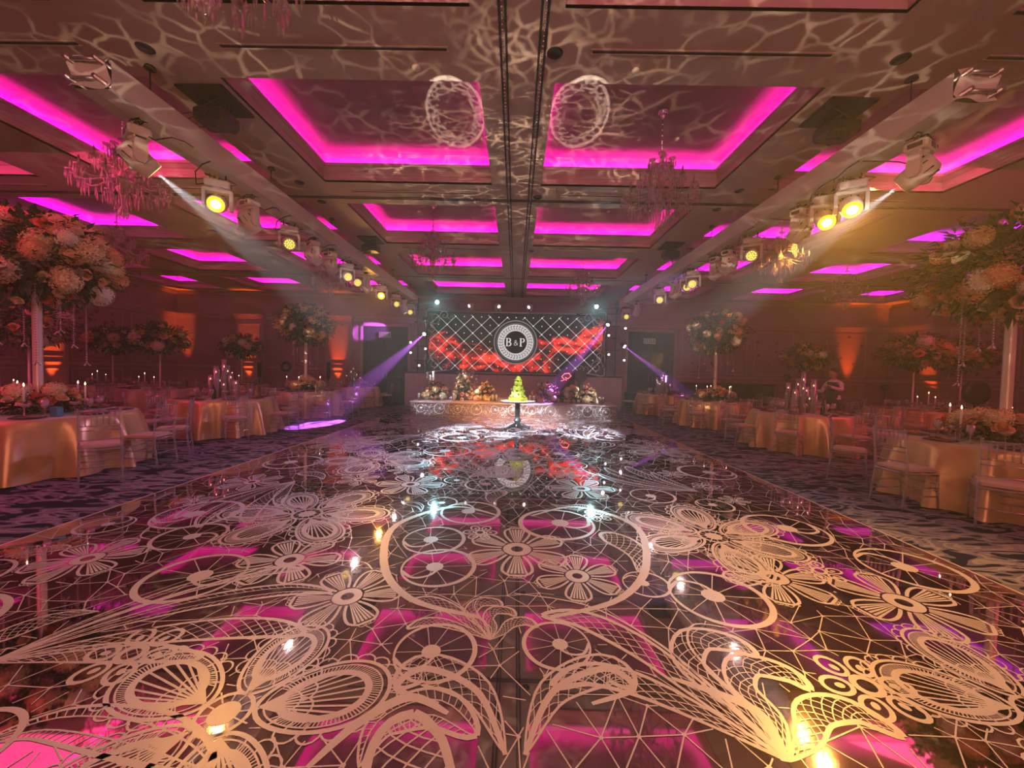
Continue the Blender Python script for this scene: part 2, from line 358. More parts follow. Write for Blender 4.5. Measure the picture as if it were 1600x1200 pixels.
# wall panelling: builds along a local axis; u along the wall, v up, w out of the wall
def frame(bm, u0, u1, v0, v1, wdt, dep, mp, mi=0):
    for (a0, a1, c0, c1) in ((u0, u1, v0, v0+wdt), (u0, u1, v1-wdt, v1), (u0, u0+wdt, v0+wdt, v1-wdt), (u1-wdt, u1, v0+wdt, v1-wdt)):
        bm.box(a0, a1, 0, dep, c0, c1, mi, mp)
def wall_panels(parent, mp, length, skip=(), damask_on=True, pil=()):
    # mp maps local (u, out, z)
    c = MB()
    for (z0, z1, d) in ((3.62, 3.70, .05), (3.70, 3.78, .10), (3.78, 3.83, .14), (1.38, 1.44, .04), (1.44, 1.48, .06), (4.70, 4.78, .05), (4.78, 4.85, .10)):
        segs = [(0, length)]
        if z1 < 3.5:
            segs = []; u = 0
            for (s0, s1) in sorted(skip): segs.append((u, s0)); u = s1
            segs.append((u, length))
        for (s0, s1) in segs: c.box(s0, s1, 0, d, z0, z1, 0, mp)
    c.obj('cornice', M_walltrim, parent)
    s = MB(); u = 0
    for (s0, s1) in sorted(skip)+[(length, length)]:
        if s0 > u: s.box(u, s0, 0, .03, 0, .18, 0, mp)
        u = s1
    s.obj('skirting', M_walltrim, parent)
    u = 0.25; k = 0
    while u < length-1.2:
        w_ = 1.9 if k % 2 == 0 else 1.0
        if u+w_ > length-.1: break
        if not any(u < s1 and u+w_ > s0 for s0, s1 in list(skip)+list(pil)):
            pn = MB(); pn.box(u+.12, u+w_-.12, 0, .012, 1.62, 3.45, 0, mp)
            pn.obj('wallpaper_panel', M_damask if k % 2 == 0 else M_wall, parent)
            fr = MB(); frame(fr, u+.05, u+w_-.05, 1.55, 3.52, .06, .035, mp); frame(fr, u+.05, u+w_-.05, .3, 1.28, .05, .03, mp)
            fr.obj('panel_frame', M_walltrim, parent)
        u += w_+.18; k += 1
mpB = Matrix(((1, 0, 0, XL), (0, -1, 0, YB), (0, 0, 1, 0), (0, 0, 0, 1)))
mpL = Matrix(((0, 1, 0, XL), (1, 0, 0, 0), (0, 0, 1, 0), (0, 0, 0, 1)))
mpR = Matrix(((0, -1, 0, XR), (1, 0, 0, 0), (0, 0, 1, 0), (0, 0, 0, 1)))
def bx_(px): return at(px, 560, YB).x - XL
pil_b = [(bx_(374), bx_(415)), (bx_(512), bx_(552)), (.0, .9), (XR-XL-.9, XR-XL)]
door_l = (at(566, 600, 17.5).x, at(636, 600, 17.5).x); door_r = (at(980, 600, 17.5).x, at(1052, 600, 17.5).x)
wall_panels(WB, mpB, XR-XL, skip=((door_l[0]-XL, door_l[1]-XL), (door_r[0]-XL, door_r[1]-XL)), pil=pil_b+[(door_l[1]-XL, door_r[0]-XL)])
wall_panels(WL, mpL, YB); wall_panels(WR, mpR, YB)
def pilaster(parent, mp, u0, u1, dep=.22):
    p = MB(); p.box(u0, u1, 0, dep, 0, 3.62, 0, mp)
    m2 = mp @ Tr(0, dep, 0)
    frame(p, u0+.1, u1-.1, 1.62, 3.4, .05, .03, m2); frame(p, u0+.1, u1-.1, .3, 1.25, .05, .03, m2)
    p.box(u0-.05, u1+.05, 0, dep+.06, 1.38, 1.47, 0, mp); p.box(u0-.05, u1+.05, 0, dep+.03, 0, .2, 0, mp)
    for (z0, z1, d) in ((3.62, 3.70, .05), (3.70, 3.78, .10), (3.78, 3.83, .15)): p.box(u0-d*.6, u1+d*.6, 0, dep+d, z0, z1, 0, mp)
    p.obj('pilaster', M_walltrim, parent)
ups = []
for (u0, u1) in pil_b[:2]: pilaster(WB, mpB, u0, u1); ups.append((XL+(u0+u1)/2, YB-.22-.28))
pilaster(WB, mpB, bx_(1218), bx_(1262)) if False else None
pilaster(WL, mpL, 12.1, 13.1); ups.append((XL+.5, 12.6))
pilaster(WL, mpL, 7.0, 8.0)
pilaster(WR, mpR, 10.6, 11.6); ups.append((XR-.5, 11.1))
ups += [(XL+.75, YB-.55), (at(1322, 600, YB).x, YB-.5), (at(1418, 600, 16.4).x, 15.2)]
# doors
def door(name, x0, x1, flip):
    top = 3.42
    d = MB()
    d.box(x0-.12, x0, YB-.06, YB-.001, 0, top+.12, 0); d.box(x1, x1+.12, YB-.06, YB-.001, 0, top+.12, 0); d.box(x0-.12, x1+.12, YB-.06, YB-.001, top, top+.12, 0)
    dd = struct(name, d, M_walltrim)
    xm = (x0+x1)/2
    for (a, c) in ((x0, xm-.006), (xm+.006, x1)):
        l = MB(); l.box(a, c, YB-.05, YB-.005, .01, top-.01); mpd = Matrix(((1, 0, 0, 0), (0, -1, 0, YB-.05), (0, 0, 1, 0), (0, 0, 0, 1)))
        frame(l, a+.12, c-.12, .3, 1.2, .03, .012, mpd); frame(l, a+.12, c-.12, 1.4, 3.2, .03, .012, mpd)
        lf = l.obj('door_leaf', M_blackcloth, dd)
        h = MB(); hx = c-.08 if a == x0 else a+.08
        h.tube([(hx, YB-.06, 1.0), (hx, YB-.11, 1.0), (hx, YB-.11, 1.4), (hx, YB-.06, 1.4)], .012, 6); h.obj('door_handle', M_chrome, lf)
door('door_1', door_l[0], door_l[1], 0); door('door_2', door_r[0], door_r[1], 1)
M_sign = mat('sign_face', (0.10, 0.08, 0.07), 0.5, noise=0.1); M_signl = emat('sign_letters', (0.5, 0.40, 0.34), 0.5)
def strokes_sign(px, py, side):
    c = at(px, py, 17.4)
    t = thing('exit_sign', 'dim exit sign mounted high on the black door %s of the stage' % side, 'sign', (c.x, 17.45, c.z))
    s = MB(); s.box(-.27, .27, -.03, .03, -.13, .13); s.obj('sign_box', M_sign, t)
    l = MB()
    frame(l, -.25, .25, -.11, .11, .012, .004, Matrix(((1, 0, 0, 0), (0, -1, 0, -.03), (0, 0, 1, 0), (0, 0, 0, 1))))
    seg = {'E': [((0, 0), (0, 1)), ((0, 0), (.7, 0)), ((0, .5), (.6, .5)), ((0, 1), (.7, 1))], 'X': [((0, 0), (.8, 1)), ((0, 1), (.8, 0))], 'I': [((.3, 0), (.3, 1))], 'T': [((.4, 0), (.4, 1)), ((0, 1), (.8, 1))]}
    x = -.17
    for ch in 'EXIT':
        for (a, d_) in seg[ch]:
            p0 = (x+a[0]*.08, -.034, -.06+a[1]*.12); p1 = (x+d_[0]*.08, -.034, -.06+d_[1]*.12); l.tube([p0, p1], .008, 4)
        x += .09
    l.obj('sign_lettering', M_signl, t)
strokes_sign(601, 523, 'left'); strokes_sign(1015, 533, 'right')
# uplights: real floor fixtures with orange lamps
up = MB(); up.lathe([(.09, 0), (.1, .02), (.1, .16), (.085, .18), (.07, .15), (.001, .15)], 16); upm = up.mesh('uplight_body', M_black)
ul = MB(); ul.lathe([(.001, .155), (.068, .155)], 14, cap=False); ulm = ul.mesh('uplight_lens', emat('uplight_glow', (1, .22, .03), 20))
for i, (x, y) in enumerate(ups):
    where = ['by the left pilaster of the back wall', 'by the pilaster beside the left black door', 'at the pilaster on the left wall', 'at the pilaster on the right wall', 'in the far left corner of the room', 'against the back wall beyond the waiter', 'in the far right corner of the room'][i]
    t = place_kit([('uplight_body', upm), ('uplight_lens', ulm)], 'uplight', 'small black floor uplight glowing orange ' + where, 'uplight', (x, y, 0), 0, 'orange floor uplights along the walls')
    tgt = {0: (x, YB-.1, 3.6), 1: (x, YB-.1, 3.6), 2: (XL+.1, y, 3.6), 3: (XR-.1, y, 3.6), 4: (XL+.2, YB-.1, 3.9), 5: (x, YB-.02, 3.6), 6: (XR-.1, YB-1.0, 3.7)}[i]
    l = lamp('SPOT', 'uplight_lamp', (x, y, .2), tgt, 1300, (1.0, .13, .012), .03, 25, .9)

# ------------------------------------------------------------------ trusses, moving heads, hatches
M_alu = mat('truss_alu', (0.6, 0.58, 0.55), 0.35, 0.9, noise=0.1)
def truss(xa, xb, z0, z1, y0, y1, side):
    t = thing('lighting_truss', 'long white-clothed lighting truss hanging along the %s side of dance floor' % side, 'truss', ((xa+xb)/2, y0, z0))
    ox, oy, oz = (xa+xb)/2, y0, z0; hw = (xb-xa)/2; H = z1-z0; Ln = y1-y0
    c = MB(); n = 26; rr = random.Random(3)
    rings = []
    for k in range(n+1):
        y = Ln*k/n; w_ = hw+rr.uniform(-.006, .008); s_ = rr.uniform(-.012, .004)
        rings.append([(-w_, y, H), (-w_-.004, y, H*.5), (-w_+.005, y, s_+.01), (0, y, s_-.004), (w_-.005, y, s_+.01), (w_+.004, y, H*.5), (w_, y, H), (0, y, H+.004), (-w_, y, H)])
    c.sheet(rings, 0, False)
    c.obj('cloth_cover', M_white, t)
    e = MB(); yy = -.02
    for a in (-1, 1):
        for q in (.05, H-.05): e.tube([(a*(hw-.05), -.12, q), (a*(hw-.05), Ln, q)], .024, 8)
    for k in range(int(Ln/.5)):
        y = k*.5
        for a in (-1, 1):
            e.tube([(a*(hw-.05), y, .05), (a*(hw-.05), y+.25, H-.05), (a*(hw-.05), y+.5, .05)], .010, 5)
        e.tube([(-hw+.05, y, .05), (hw-.05, y+.25, .05), (-hw+.05, y+.5, .05)], .010, 5)
    for q in (.05, H-.05): e.tube([(-hw+.05, -.08, q), (hw-.05, -.08, q)], .018, 6)
    e.obj('truss_tube', M_alu, t)
    f = MB(); pts = []
    for i in range(5):
        row = []
        for j in range(7): row.append((-hw+2*hw*j/6, -.03-.03*math.sin(i*1.7+j), H*(1-i/4)*(1-.5*math.sin(PI*j/6)) if i else H))
        pts.append(row)
    f.sheet(pts, 0, True); f.obj('cloth_end', M_white, t)
    for k in range(6):
        y = .6+k*(Ln-1.0)/5; h = MB(); h.tube([(0, y, H), (0, y, HC-oz)], .008, 6); h.lathe([(.06, HC-oz-.03), (.05, HC-oz-.002)], 10, 0, Tr(0, y, 0)); h.obj('hanger_wire', M_black, t)
    return t
TLX = (-4.40, -4.02); TRX = (4.12, 4.50)
truss(*TLX, 4.17, 4.45, 3.82, 15.6, 'left'); truss(*TRX, 4.17, 4.45, 3.80, 15.6, 'right')

# moving head kit: clamp, base, yoke, head (> lens)
def mh_meshes():
    k = {}
    b = MB(); b.bbox(-.15, .15, -.10, .10, -.13, -.03, .02); b.box(-.151, -.149, -.06, .06, -.11, -.06, 1); b.box(-.06, .06, -.101, -.099, -.115, -.055, 1); b.box(.08, .12, -.102, -.099, -.10, -.06, 1)
    b.lathe([(.07, -.15), (.075, -.13)], 14, 0); k['base'] = b.mesh('light_base', [M_fix, M_black])
    b = MB()
    for s_ in (-.09, .09): b.tube([(s_, 0, -.03), (s_, 0, .03)], .012, 6); b.tube([(s_, -.02, .01), (s_, -.035, .04), (s_, 0, .065), (s_, .035, .04), (s_, .02, .01)], .010, 5)
    b.bbox(-.12, .12, -.02, .02, -.035, -.02, .004); k['clamp'] = b.mesh('mounting_clamp', M_black)
    b = MB()     # yoke arms
    for s_ in (-1, 1):
        pr = [(.05, -.15), (.055, -.2), (.065, -.30), (.06, -.38), (.03, -.42)]
        vs = []
        for hw, z in pr: vs += [(s_*.135, -hw, z), (s_*.175, -hw*.9, z), (s_*.175, hw*.9, z), (s_*.135, hw, z)]
        fs = [(q*4+i, q*4+(i+1) % 4, q*4+4+(i+1) % 4, q*4+4+i) for q in range(len(pr)-1) for i in range(4)]+[(3, 2, 1, 0), tuple(16+i for i in range(4))]
        b.add(vs, fs)
    b.bbox(-.175, .175, -.06, .06, -.19, -.14, .015); k['yoke'] = b.mesh('yoke', M_fix)
    b = MB(); b.lathe([(.0, -.15), (.07, -.15), (.10, -.12), (.115, -.05), (.12, .03), (.115, .10), (.105, .17), (.095, .175), (.09, .14), (.001, .135)], 18, 0)
    for a in range(8): b.box(-.004, .004, .10, .118, -.11, -.02, 1, Rz(a*PI/4))
    k['head'] = b.mesh('lamp_head', [M_fix, M_black])
    b = MB(); b.lathe([(.09, .140), (.06, .152), (.001, .156)], 16, cap=False); k['lens_mesh'] = b
    b = MB(); b.lathe([(.062, .180), (.045, .184), (.001, .186)], 16, 0, cap=False); b.lathe([(.102, .174), (.062, .180)], 18, 1, cap=False); k['amb'] = b
    b = MB(); b.lathe([(.092, .135), (.001, .136)], 16, 0, cap=False)
    for r, n in ((0, 1), (.036, 6), (.070, 12)):
        for i in range(n): a = 2*PI*i/n; b.lathe([(.014, .137), (.012, .147), (.001, .150)], 6, 1, Tr(r*math.cos(a), r*math.sin(a), 0), cap=False)
    k['cells'] = b
    return k
MH = mh_meshes()
LENS = {'white': MH['lens_mesh'].mesh('lens', emat('beam_lens', (.85, .95, 1.0), 45)), 'amber': MH['amb'].mesh('lens', [emat('amber_lens', (1, .55, .06), 16), emat('amber_rim', (1, .42, .01), 3)]),
        'cells': MH['cells'].mesh('led_cells', [emat('amber_ground', (.75, .42, .03), .55), emat('amber_cells', (1, .80, .12), 1.7)]),
        'off': MH['lens_mesh'].mesh('lens', M_glass), 'small': MH['lens_mesh'].mesh('lens', emat('pale_beam_lens', (1, .95, .95), 3))}
cb = MB(); 
for q in range(3): cb.tube([(-.12+.05*q, .02, .01), (-.22+.1*q, .05, -.04-.02*q), (-.15+.12*q, -.08, -.02), (.02*q, -.05, .05), (.14, .03*q, .03)], .007, 5)
cb.ball((.02, 0, .03), .035, 6, 4, 0, .5); cbm = cb.mesh('cable_bundle', M_black)
def moving_head(loc, aim, lens, label, group, rz=None, cable=True, scale=1.0, floor=False):
    v = Vector(aim)-Vector(loc); 
    ang = math.atan2(v.y, v.x)-PI/2
    t = thing('moving_head_light', label, 'stage light', loc, ang, group); t.scale = (scale,)*3
    flip = Rx(PI) if floor else Matrix.Identity(4)
    link('mounting_clamp', MH['clamp'], t).matrix_local = flip
    link('light_base', MH['base'], t).matrix_local = flip
    link('yoke', MH['yoke'], t).matrix_local = flip
    tilt = math.atan2(v.z, math.hypot(v.x, v.y))        # elevation of the beam
    h = link('lamp_head', MH['head'], t)
    hz = .33 if floor else -.33
    h.matrix_local = Tr(0, 0, hz) @ Rx(tilt-PI/2)
    link('led_cells' if lens == 'cells' else 'lens', LENS[lens], h)
    if cable and not floor: link('cable_bundle', cbm, t)
    if not floor and cable: link('power_cable', pwm, t)
    return t, (t.location.copy()+Vector((0, 0, hz*scale)))
pw = MB(); pw.tube([(.12, .06, -.10), (.22, .1, -.16), (.20, .25, -.05), (.1, .4, .0), (0, .5, .02)], .008, 5); pwm = pw.mesh('power_cable', M_black)
# px, height px, lens, aim
HL = []
def zfor(px, x): return abs(x)/abs((px-805)/600.0)
left_heads = [(212, 'white', (-.7, 9.4, 0.0)), (338, 'amber', (-1.5, .5, 1.6)), (386, 'off', (-3.0, 9, 1)), (449, 'cells', (-.2, 1.0, 1.5)), (486, 'off', (-1, 12, 1)), (512, 'white', (-2.6, 13.5, 0)),
              (540, 'cells', (.4, 2.0, 1.5)), (557, 'cells', (-1, 0, 1.5)), (568, 'white', (-1.0, 14.5, 0)), (594, 'amber', (-1.0, 0, 1.5)), (616, 'cells', (1, 5, 1.5)), (629, 'white', (-2.5, 15, 0)), (643, 'cells', (-1.5, 0, 1.5))]
right_heads = [(1412, 'white', tuple(onz(872, 668))), (1311, 'amber', (1.6, 1.0, .5)), (1272, 'amber', (2.2, 1.2, .6)), (1237, 'off', (3.0, 9, 1)), (1163, 'cells', (1.0, 1.0, 1.5)), (1130, 'off', (2, 12, 1)), (1112, 'white', (2.4, 12.5, 0)),
               (1076, 'cells', (-.4, 2, 1.5)), (1066, 'cells', (1, 0, 1.5)), (1050, 'white', (2.2, 14.5, 0)), (1026, 'cells', (-1, 0, 1.5)), (991, 'white', (2.5, 15, 0)), (973, 'cells', (1.5, 0, 1.5))]
ordn = ['first', 'second', 'third', 'fourth', 'fifth', 'sixth', 'seventh', 'eighth', 'ninth', 'tenth', 'eleventh', 'twelfth', 'thirteenth']
lensname = {'white': 'with a white beam', 'amber': 'glaring amber', 'cells': 'with yellow honeycomb lens', 'off': 'unlit, turned towards stage'}
for side, lst in (('left', left_heads), ('right', right_heads)):
    x = -4.22 if side == 'left' else 4.32
    for i, (px, lens, aim) in enumerate(lst):
        y = zfor(px, x)
        y = min(y, 15.3)
        t, hp = moving_head((x, y, 4.085), aim, lens, '%s moving light under the %s truss, %s' % (ordn[i], side, lensname[lens]), 'moving lights under the trusses')
        HL.append((side, i, lens, hp, Vector(aim)))
        d_ = (Vector(aim)-hp).normalized(); src = hp+d_*.20
        if lens == 'white':
            near = i == 0; lamp('SPOT', 'beam_lamp', src, aim, 12000 if near else 1500, (.86, .93, 1.0), .012, 22 if near else 16, .6, gobo=('pool', 14, .8, .2, 1.5))
        elif lens == 'amber': lamp('SPOT', 'amber_lamp', src, aim, 600 if side == 'right' else 260, (1, .47, .07), .05, 95, 1.0)
        elif lens == 'cells' and i in (3, 7, 4, 10): lamp('SPOT', 'wash_lamp', src, (aim[0], aim[1]+4, 0), 110, (1, .80, .78), .05, 80, 1.0)
# hatches with projector hanging
for side, x0, x1, y0, y1, lab in (('left', -4.16, -3.58, 4.66, 5.25, 'near left'), ('right', 3.68, 4.26, 4.70, 5.25, 'near right'), ('left', -4.1, -3.6, 9.8, 10.4, 'far left'), ('right', 3.7, 4.2, 9.8, 10.4, 'far right')):
    t = thing('projector_lift', 'black projector hanging on a dark lift plate at the %s ceiling hatch' % lab, 'projector', ((x0+x1)/2, (y0+y1)/2, HC-.022))
    hx, hy = (x1-x0)/2, (y1-y0)/2
    p = MB(); p.bbox(-hx, hx, -hy, hy, -.012, .02, .01); p.obj('lift_plate', M_dark, t)
    for a in (-1, 1):
        for c_ in (-.1, .1): s = MB(); s.tube([(a*.12, c_, 0), (a*-.12, c_, -.14)], .01, 5); s.obj('scissor_arm', M_black, t)
    q = MB(); q.bbox(-.2, .2, -.16, .16, -.30, -.14, .03); q.lathe([(.05, 0), (.055, .05), (.04, .055)], 14, 0, Tr(.08, .16, -.22) @ Rx(-PI/2)); q.obj('projector_body', M_black, t)
    q = MB()
    for k in range(3): q.tube([(-.1+.06*k, -.15, -.2), (-.25+.1*k, -.25, -.32-.05*k), (-.2+.1*k, -.1, -.38), (0, 0, -.3), (.1, .1, -.1), (.05*k, .1, 0)], .008, 5)
    q.obj('projector_cable', M_black, t)

# ------------------------------------------------------------------ chandeliers
def chandelier_kit():
    def prism(b, p, L, w, mi=0):    # crystal drop
        x, y, z = p; a = rnd.uniform(0, PI)
        c, s_ = math.cos(a)*w, math.sin(a)*w
        b.add([(x, y, z), (x+c, y+s_, z-L*.65), (x-s_, y+c, z-L*.65), (x-c, y-s_, z-L*.65), (x+s_, y-c, z-L*.65), (x, y, z-L)],
              [(0, 1, 2), (0, 2, 3), (0, 3, 4), (0, 4, 1), (5, 2, 1), (5, 3, 2), (5, 4, 3), (5, 1, 4)], mi)
    parts = []
    b = MB(); b.lathe([(.001, 0), (.07, 0), (.085, -.02), (.06, -.05), (.04, -.06), (.055, -.075), (.02, -.10), (.008, -.13)], 20); parts.append(('canopy', b.mesh('canopy', M_chrome), []))
    b = MB(); b.tube([(0, 0, -.12), (0, 0, -.62)], .010, 8)
    for k in range(5): b.ball((0, 0, -.2-.08*k), .017, 8, 4, 0, 1.4)
    parts.append(('rod', b.mesh('rod', M_chrome), []))
    b = MB(); b.lathe([(.01, -.60), (.05, -.615), (.06, -.63), (.015, -.66), (.012, -.74), (.03, -.78), (.09, -.80), (.10, -.82), (.03, -.88), (.015, -.92), (.012, -1.05), (.03, -1.1), (.055, -1.16), (.06, -1.22), (.03, -1.28), (.05, -1.31), (.09, -1.36), (.03, -1.45), (.02, -1.60), (.05, -1.66), (.06, -1.70), (.001, -1.78)], 18)
    parts.append(('stem', b.mesh('stem', M_cryst), []))
    b = MB(); b.lathe([(.02, -1.30), (.12, -1.27), (.17, -1.22), (.175, -1.22), (.125, -1.285), (.02, -1.32)], 20); parts.append(('glass_bowl', b.mesh('glass_bowl', M_cryst), []))
    am = {}
    for key, (rr, zc, z0, n) in {'lower': (.52, -1.30, -1.34, 10), 'upper': (.30, -1.03, -1.10, 6), 'crown': (.16, -.80, -.83, 6)}.items():
        b = MB(); pts = []
        for i in range(9):
            u = i/8; pts.append((.04+(rr-.04)*u, 0, z0+(zc-z0)*u+(.16*math.sin(PI*u*.9)*(1-u) - .16*math.sin(PI*u)*u)*(rr/.5)+0.02))
        b.tube(pts, .011, 6); arm = b.mesh('arm', M_cryst)
        ex, ez = pts[-1][0], pts[-1][2]
        b = MB(); b.lathe([(.01, -.01), (.045, .01), (.055, .03), (.05, .03), (.02, .015)], 12, 0, Tr(ex, 0, ez)); cup = b.mesh('drip_cup', M_cryst)
        b = MB(); b.lathe([(.014, .0), (.014, .10), (.006, .12), (.001, .14)], 8, 0, Tr(ex, 0, ez+.02)); can = b.mesh('candle_tube', mat('candle_sleeve', (.30, .2, .17), .5, noise=.1))
        b = MB()
        for i in range(8):
            a = i*PI/4; prism(b, (ex+.052*math.cos(a), .052*math.sin(a), ez+.02), rnd.uniform(.11, .17), .009)
        for i in range(3): prism(b, (ex+.02*math.cos(i*2.1), .02*math.sin(i*2.1), ez), .22, .010)
        dr = b.mesh('crystal_drop', M_cryst)
        for i in range(n):
            sub = [('drip_cup', cup)]
            if key != 'crown': sub += [('candle_tube', can)]
            sub.append(('crystal_drop', dr))
            parts.append(('arm', arm, sub, Rz(2*PI*i/n+(.3 if key == 'upper' else 0))))
    b = MB()     # swags of beads
    for (ra, za, rb, zb, n) in ((.16, -.80, .30, -1.0, 6), (.30, -1.0, .52, -1.28, 10), (.08, -.62, .16, -.8, 6)):
        for i in range(n):
            a = 2*PI*i/n
            for k in range(9):
                u = k/8; rr = ra+(rb-ra)*u; z = za+(zb-za)*u-.10*math.sin(PI*u)
                b.ball((rr*math.cos(a), rr*math.sin(a), z), .008, 5, 3)
            if n == 10:
                for k in range(7):
                    u = k/6; aa = a+2*PI/n*u; b.ball((rb*math.cos(aa), rb*math.sin(aa), zb-.06*math.sin(PI*u)), .008, 5, 3)
    parts.append(('bead_swag', b.mesh('bead_swag', M_cryst), [], None, 'stuff'))
    b = MB()
    for (rr, z, n, L) in ((.17, -1.24, 18, .16), (.10, -.81, 12, .12), (.13, -1.42, 14, .2), (.09, -1.50, 10, .2), (.055, -1.66, 8, .14), (.40, -1.34, 22, .18), (.28, -1.38, 18, .2)):
        for i in range(n):
            a = 2*PI*i/n+z; prism(b, (rr*math.cos(a), rr*math.sin(a), z), L*rnd.uniform(.8, 1.1), .010)
    parts.append(('crystal_fringe', b.mesh('crystal_fringe', M_cryst), [], None, 'stuff'))
    return parts
CH = chandelier_kit()
for (x, y, lab) in ((-2.0, 2.45, 'crystal chandelier cut off by top edge of picture, over dance floor'), (2.12, 5.9, 'large crystal chandelier over the dance floor, hanging in full view right of centre'),
                    (-2.05, 9.3, 'crystal chandelier over far half of dance floor, left of the centre tracks'), (2.1, 12.5, 'crystal chandelier before the right end of the screen'),
                    (-5.95, 5.8, 'crystal chandelier behind the nearest left moving light beam'), (-5.8, 12.0, 'crystal chandelier over the third table left of the dance floor'),
                    (6.05, 9.0, 'crystal chandelier right of the right truss over the tables'), (-9.6, 9.2, 'dim crystal chandelier above the outer left tables'), (10.2, 12.1, 'dim crystal chandelier above the outer right tables')):
    place_kit(CH, 'chandelier', lab, 'chandelier', (x, y, HC+.60), rnd.uniform(0, 1), 'crystal chandeliers')

# ------------------------------------------------------------------ stage, riser, screen
M_lace = mat('lace_vinyl', (0.56, 0.50, 0.57), 0.32, 0.0, noise=0.10, nscale=3, spec=0.6)
M_mirror = mat('mirror_vinyl', (0.80, 0.66, 0.67), 0.03, 1.0, noise=0.10, nscale=0.6)
M_riser = mat('riser_skirt', (0.50, 0.34, 0.36), 0.7, noise=0.15, nscale=2)
SX0, SX1, SY0, SY1, SZ = at(641, 640, 12.6).x, at(964, 640, 12.6).x, 12.6, 15.6, 0.44
st = thing('stage', 'low stage with lace-patterned mirror front before the screen', 'stage', ((SX0+SX1)/2, SY0, 0))
W = (SX1-SX0)/2
b = MB(); b.box(-W, W, 0, SY1-SY0, .0, SZ-.04); b.obj('stage_body', mat('stage_mirror', (.50, .40, .34), .18, .85, noise=.1), st)
b = MB(); b.bbox(-W-.02, W+.02, -.02, SY1-SY0, SZ-.04, SZ, .01); b.obj('stage_deck', M_riser, st)
STAGE = st
RX0, RX1 = at(633, 600, 15.7).x, at(971, 600, 15.7).x; RZ = 1.36
rs = thing('riser', 'tall mauve-skirted riser carrying the screen behind the stage', 'riser', ((RX0+RX1)/2, 15.65, 0)); RW = (RX1-RX0)/2
b = MB(); pts = []
for i in range(3):
    row = []
    for j in range(121): row.append((-RW+2*RW*j/120, .012*math.sin(j*1.9), RZ*(1-i/2)-.02 if i == 0 else RZ*(1-i/2)))
    pts.append(row)
b.sheet(pts, 0, True); b.box(-RW, -RW+.01, 0, 1.2, 0, RZ-.03); b.box(RW-.01, RW, 0, 1.2, 0, RZ-.03); b.obj('riser_skirt', M_riser, rs)
b = MB(); b.bbox(-RW, RW, -.02, 1.25, RZ-.03, RZ, .01); b.obj('riser_top', M_black, rs)

# LED screen
SYC = 16.25
c0 = at(669, 491, SYC); c1 = at(942, 583, SYC)
scx = (c0.x+c1.x)/2; SW = (c1.x-c0.x)/2; sz0 = RZ+.0; sz1 = at(805, 488, SYC).z; SH = sz1-sz0
def screen_mat():
    m = bpy.data.materials.new('led_picture'); m.use_nodes = True; N = m.node_tree.nodes; L = m.node_tree.links
    N.remove(N['Principled BSDF']); e = N.new('ShaderNodeEmission'); L.new(e.outputs[0], N['Material Output'].inputs[0])
    tc = N.new('ShaderNodeTexCoord'); nz = N.new('ShaderNodeTexNoise'); nz.inputs['Scale'].default_value = 1.25; nz.inputs['Detail'].default_value = 8; nz.inputs['Roughness'].default_value = .6; nz.inputs['Distortion'].default_value = .5
    mp = N.new('ShaderNodeMapping'); mp.inputs['Scale'].default_value = (1, 1, 1.5); L.new(tc.outputs['Object'], mp.inputs[0]); L.new(mp.outputs[0], nz.inputs[0])
    sp = N.new('ShaderNodeSeparateXYZ'); L.new(tc.outputs['Object'], sp.inputs[0])
    def M(op, a, b_=None, c=None):
        n = N.new('ShaderNodeMath'); n.operation = op
        for i, q in enumerate((a, b_, c)):
            if q is None: continue
            if isinstance(q, (int, float)): n.inputs[i].default_value = q
            else: L.new(q, n.inputs[i])
        return n.outputs[0]
    # the picture's red cloud bank: rises to the left and right, low in the middle
    x = sp.outputs['X']; z = sp.outputs['Z']
    gt = M('GREATER_THAN', x, 0.0)
    zc = M('ADD', .30, M('MULTIPLY', M('ABSOLUTE', x), M('ADD', .22, M('MULTIPLY', gt, .20))))
    band = M('SUBTRACT', 1.0, M('DIVIDE', M('ABSOLUTE', M('SUBTRACT', z, zc)), .80))
    f = M('ADD', band, M('MULTIPLY', M('SUBTRACT', nz.outputs['Fac'], .5), 4.2))
    mr = N.new('ShaderNodeMapRange'); L.new(f, mr.inputs[0]); mr.inputs[1].default_value = .20; mr.inputs[2].default_value = 1.35; mr.interpolation_type = 'SMOOTHSTEP'
    cr = N.new('ShaderNodeValToRGB'); el = cr.color_ramp.elements; el[0].color = (.018, .010, .010, 1); el[1].color = (1.0, .09, .05, 1)
    for p, c in ((.3, (.20, .015, .012, 1)), (.65, (.85, .03, .02, 1))): q = el.new(p); q.color = c
    L.new(mr.outputs[0], cr.inputs[0]); L.new(cr.outputs[0], e.inputs[0]); e.inputs[1].default_value = 1.15
    return m
sc = thing('led_screen', 'wide screen showing red clouds, diamond lattice and round monogram', 'screen', (scx, SYC, sz0))
b = MB(); b.bbox(-SW-.02, SW+.02, .0, .12, 0, SH, .01); b.obj('screen_cabinet', M_black, sc)
b = MB(); b.add([(-SW+.05, -.003, .10), (SW-.05, -.003, .10), (SW-.05, -.003, SH-.10), (-SW+.05, -.003, SH-.10)], [(0, 1, 2, 3)]); b.obj('screen_panel', screen_mat(), sc)
E_white = emat('screen_white', (1, .9, .85), .9); E_pale = emat('screen_pale', (.9, .8, .78), .75)
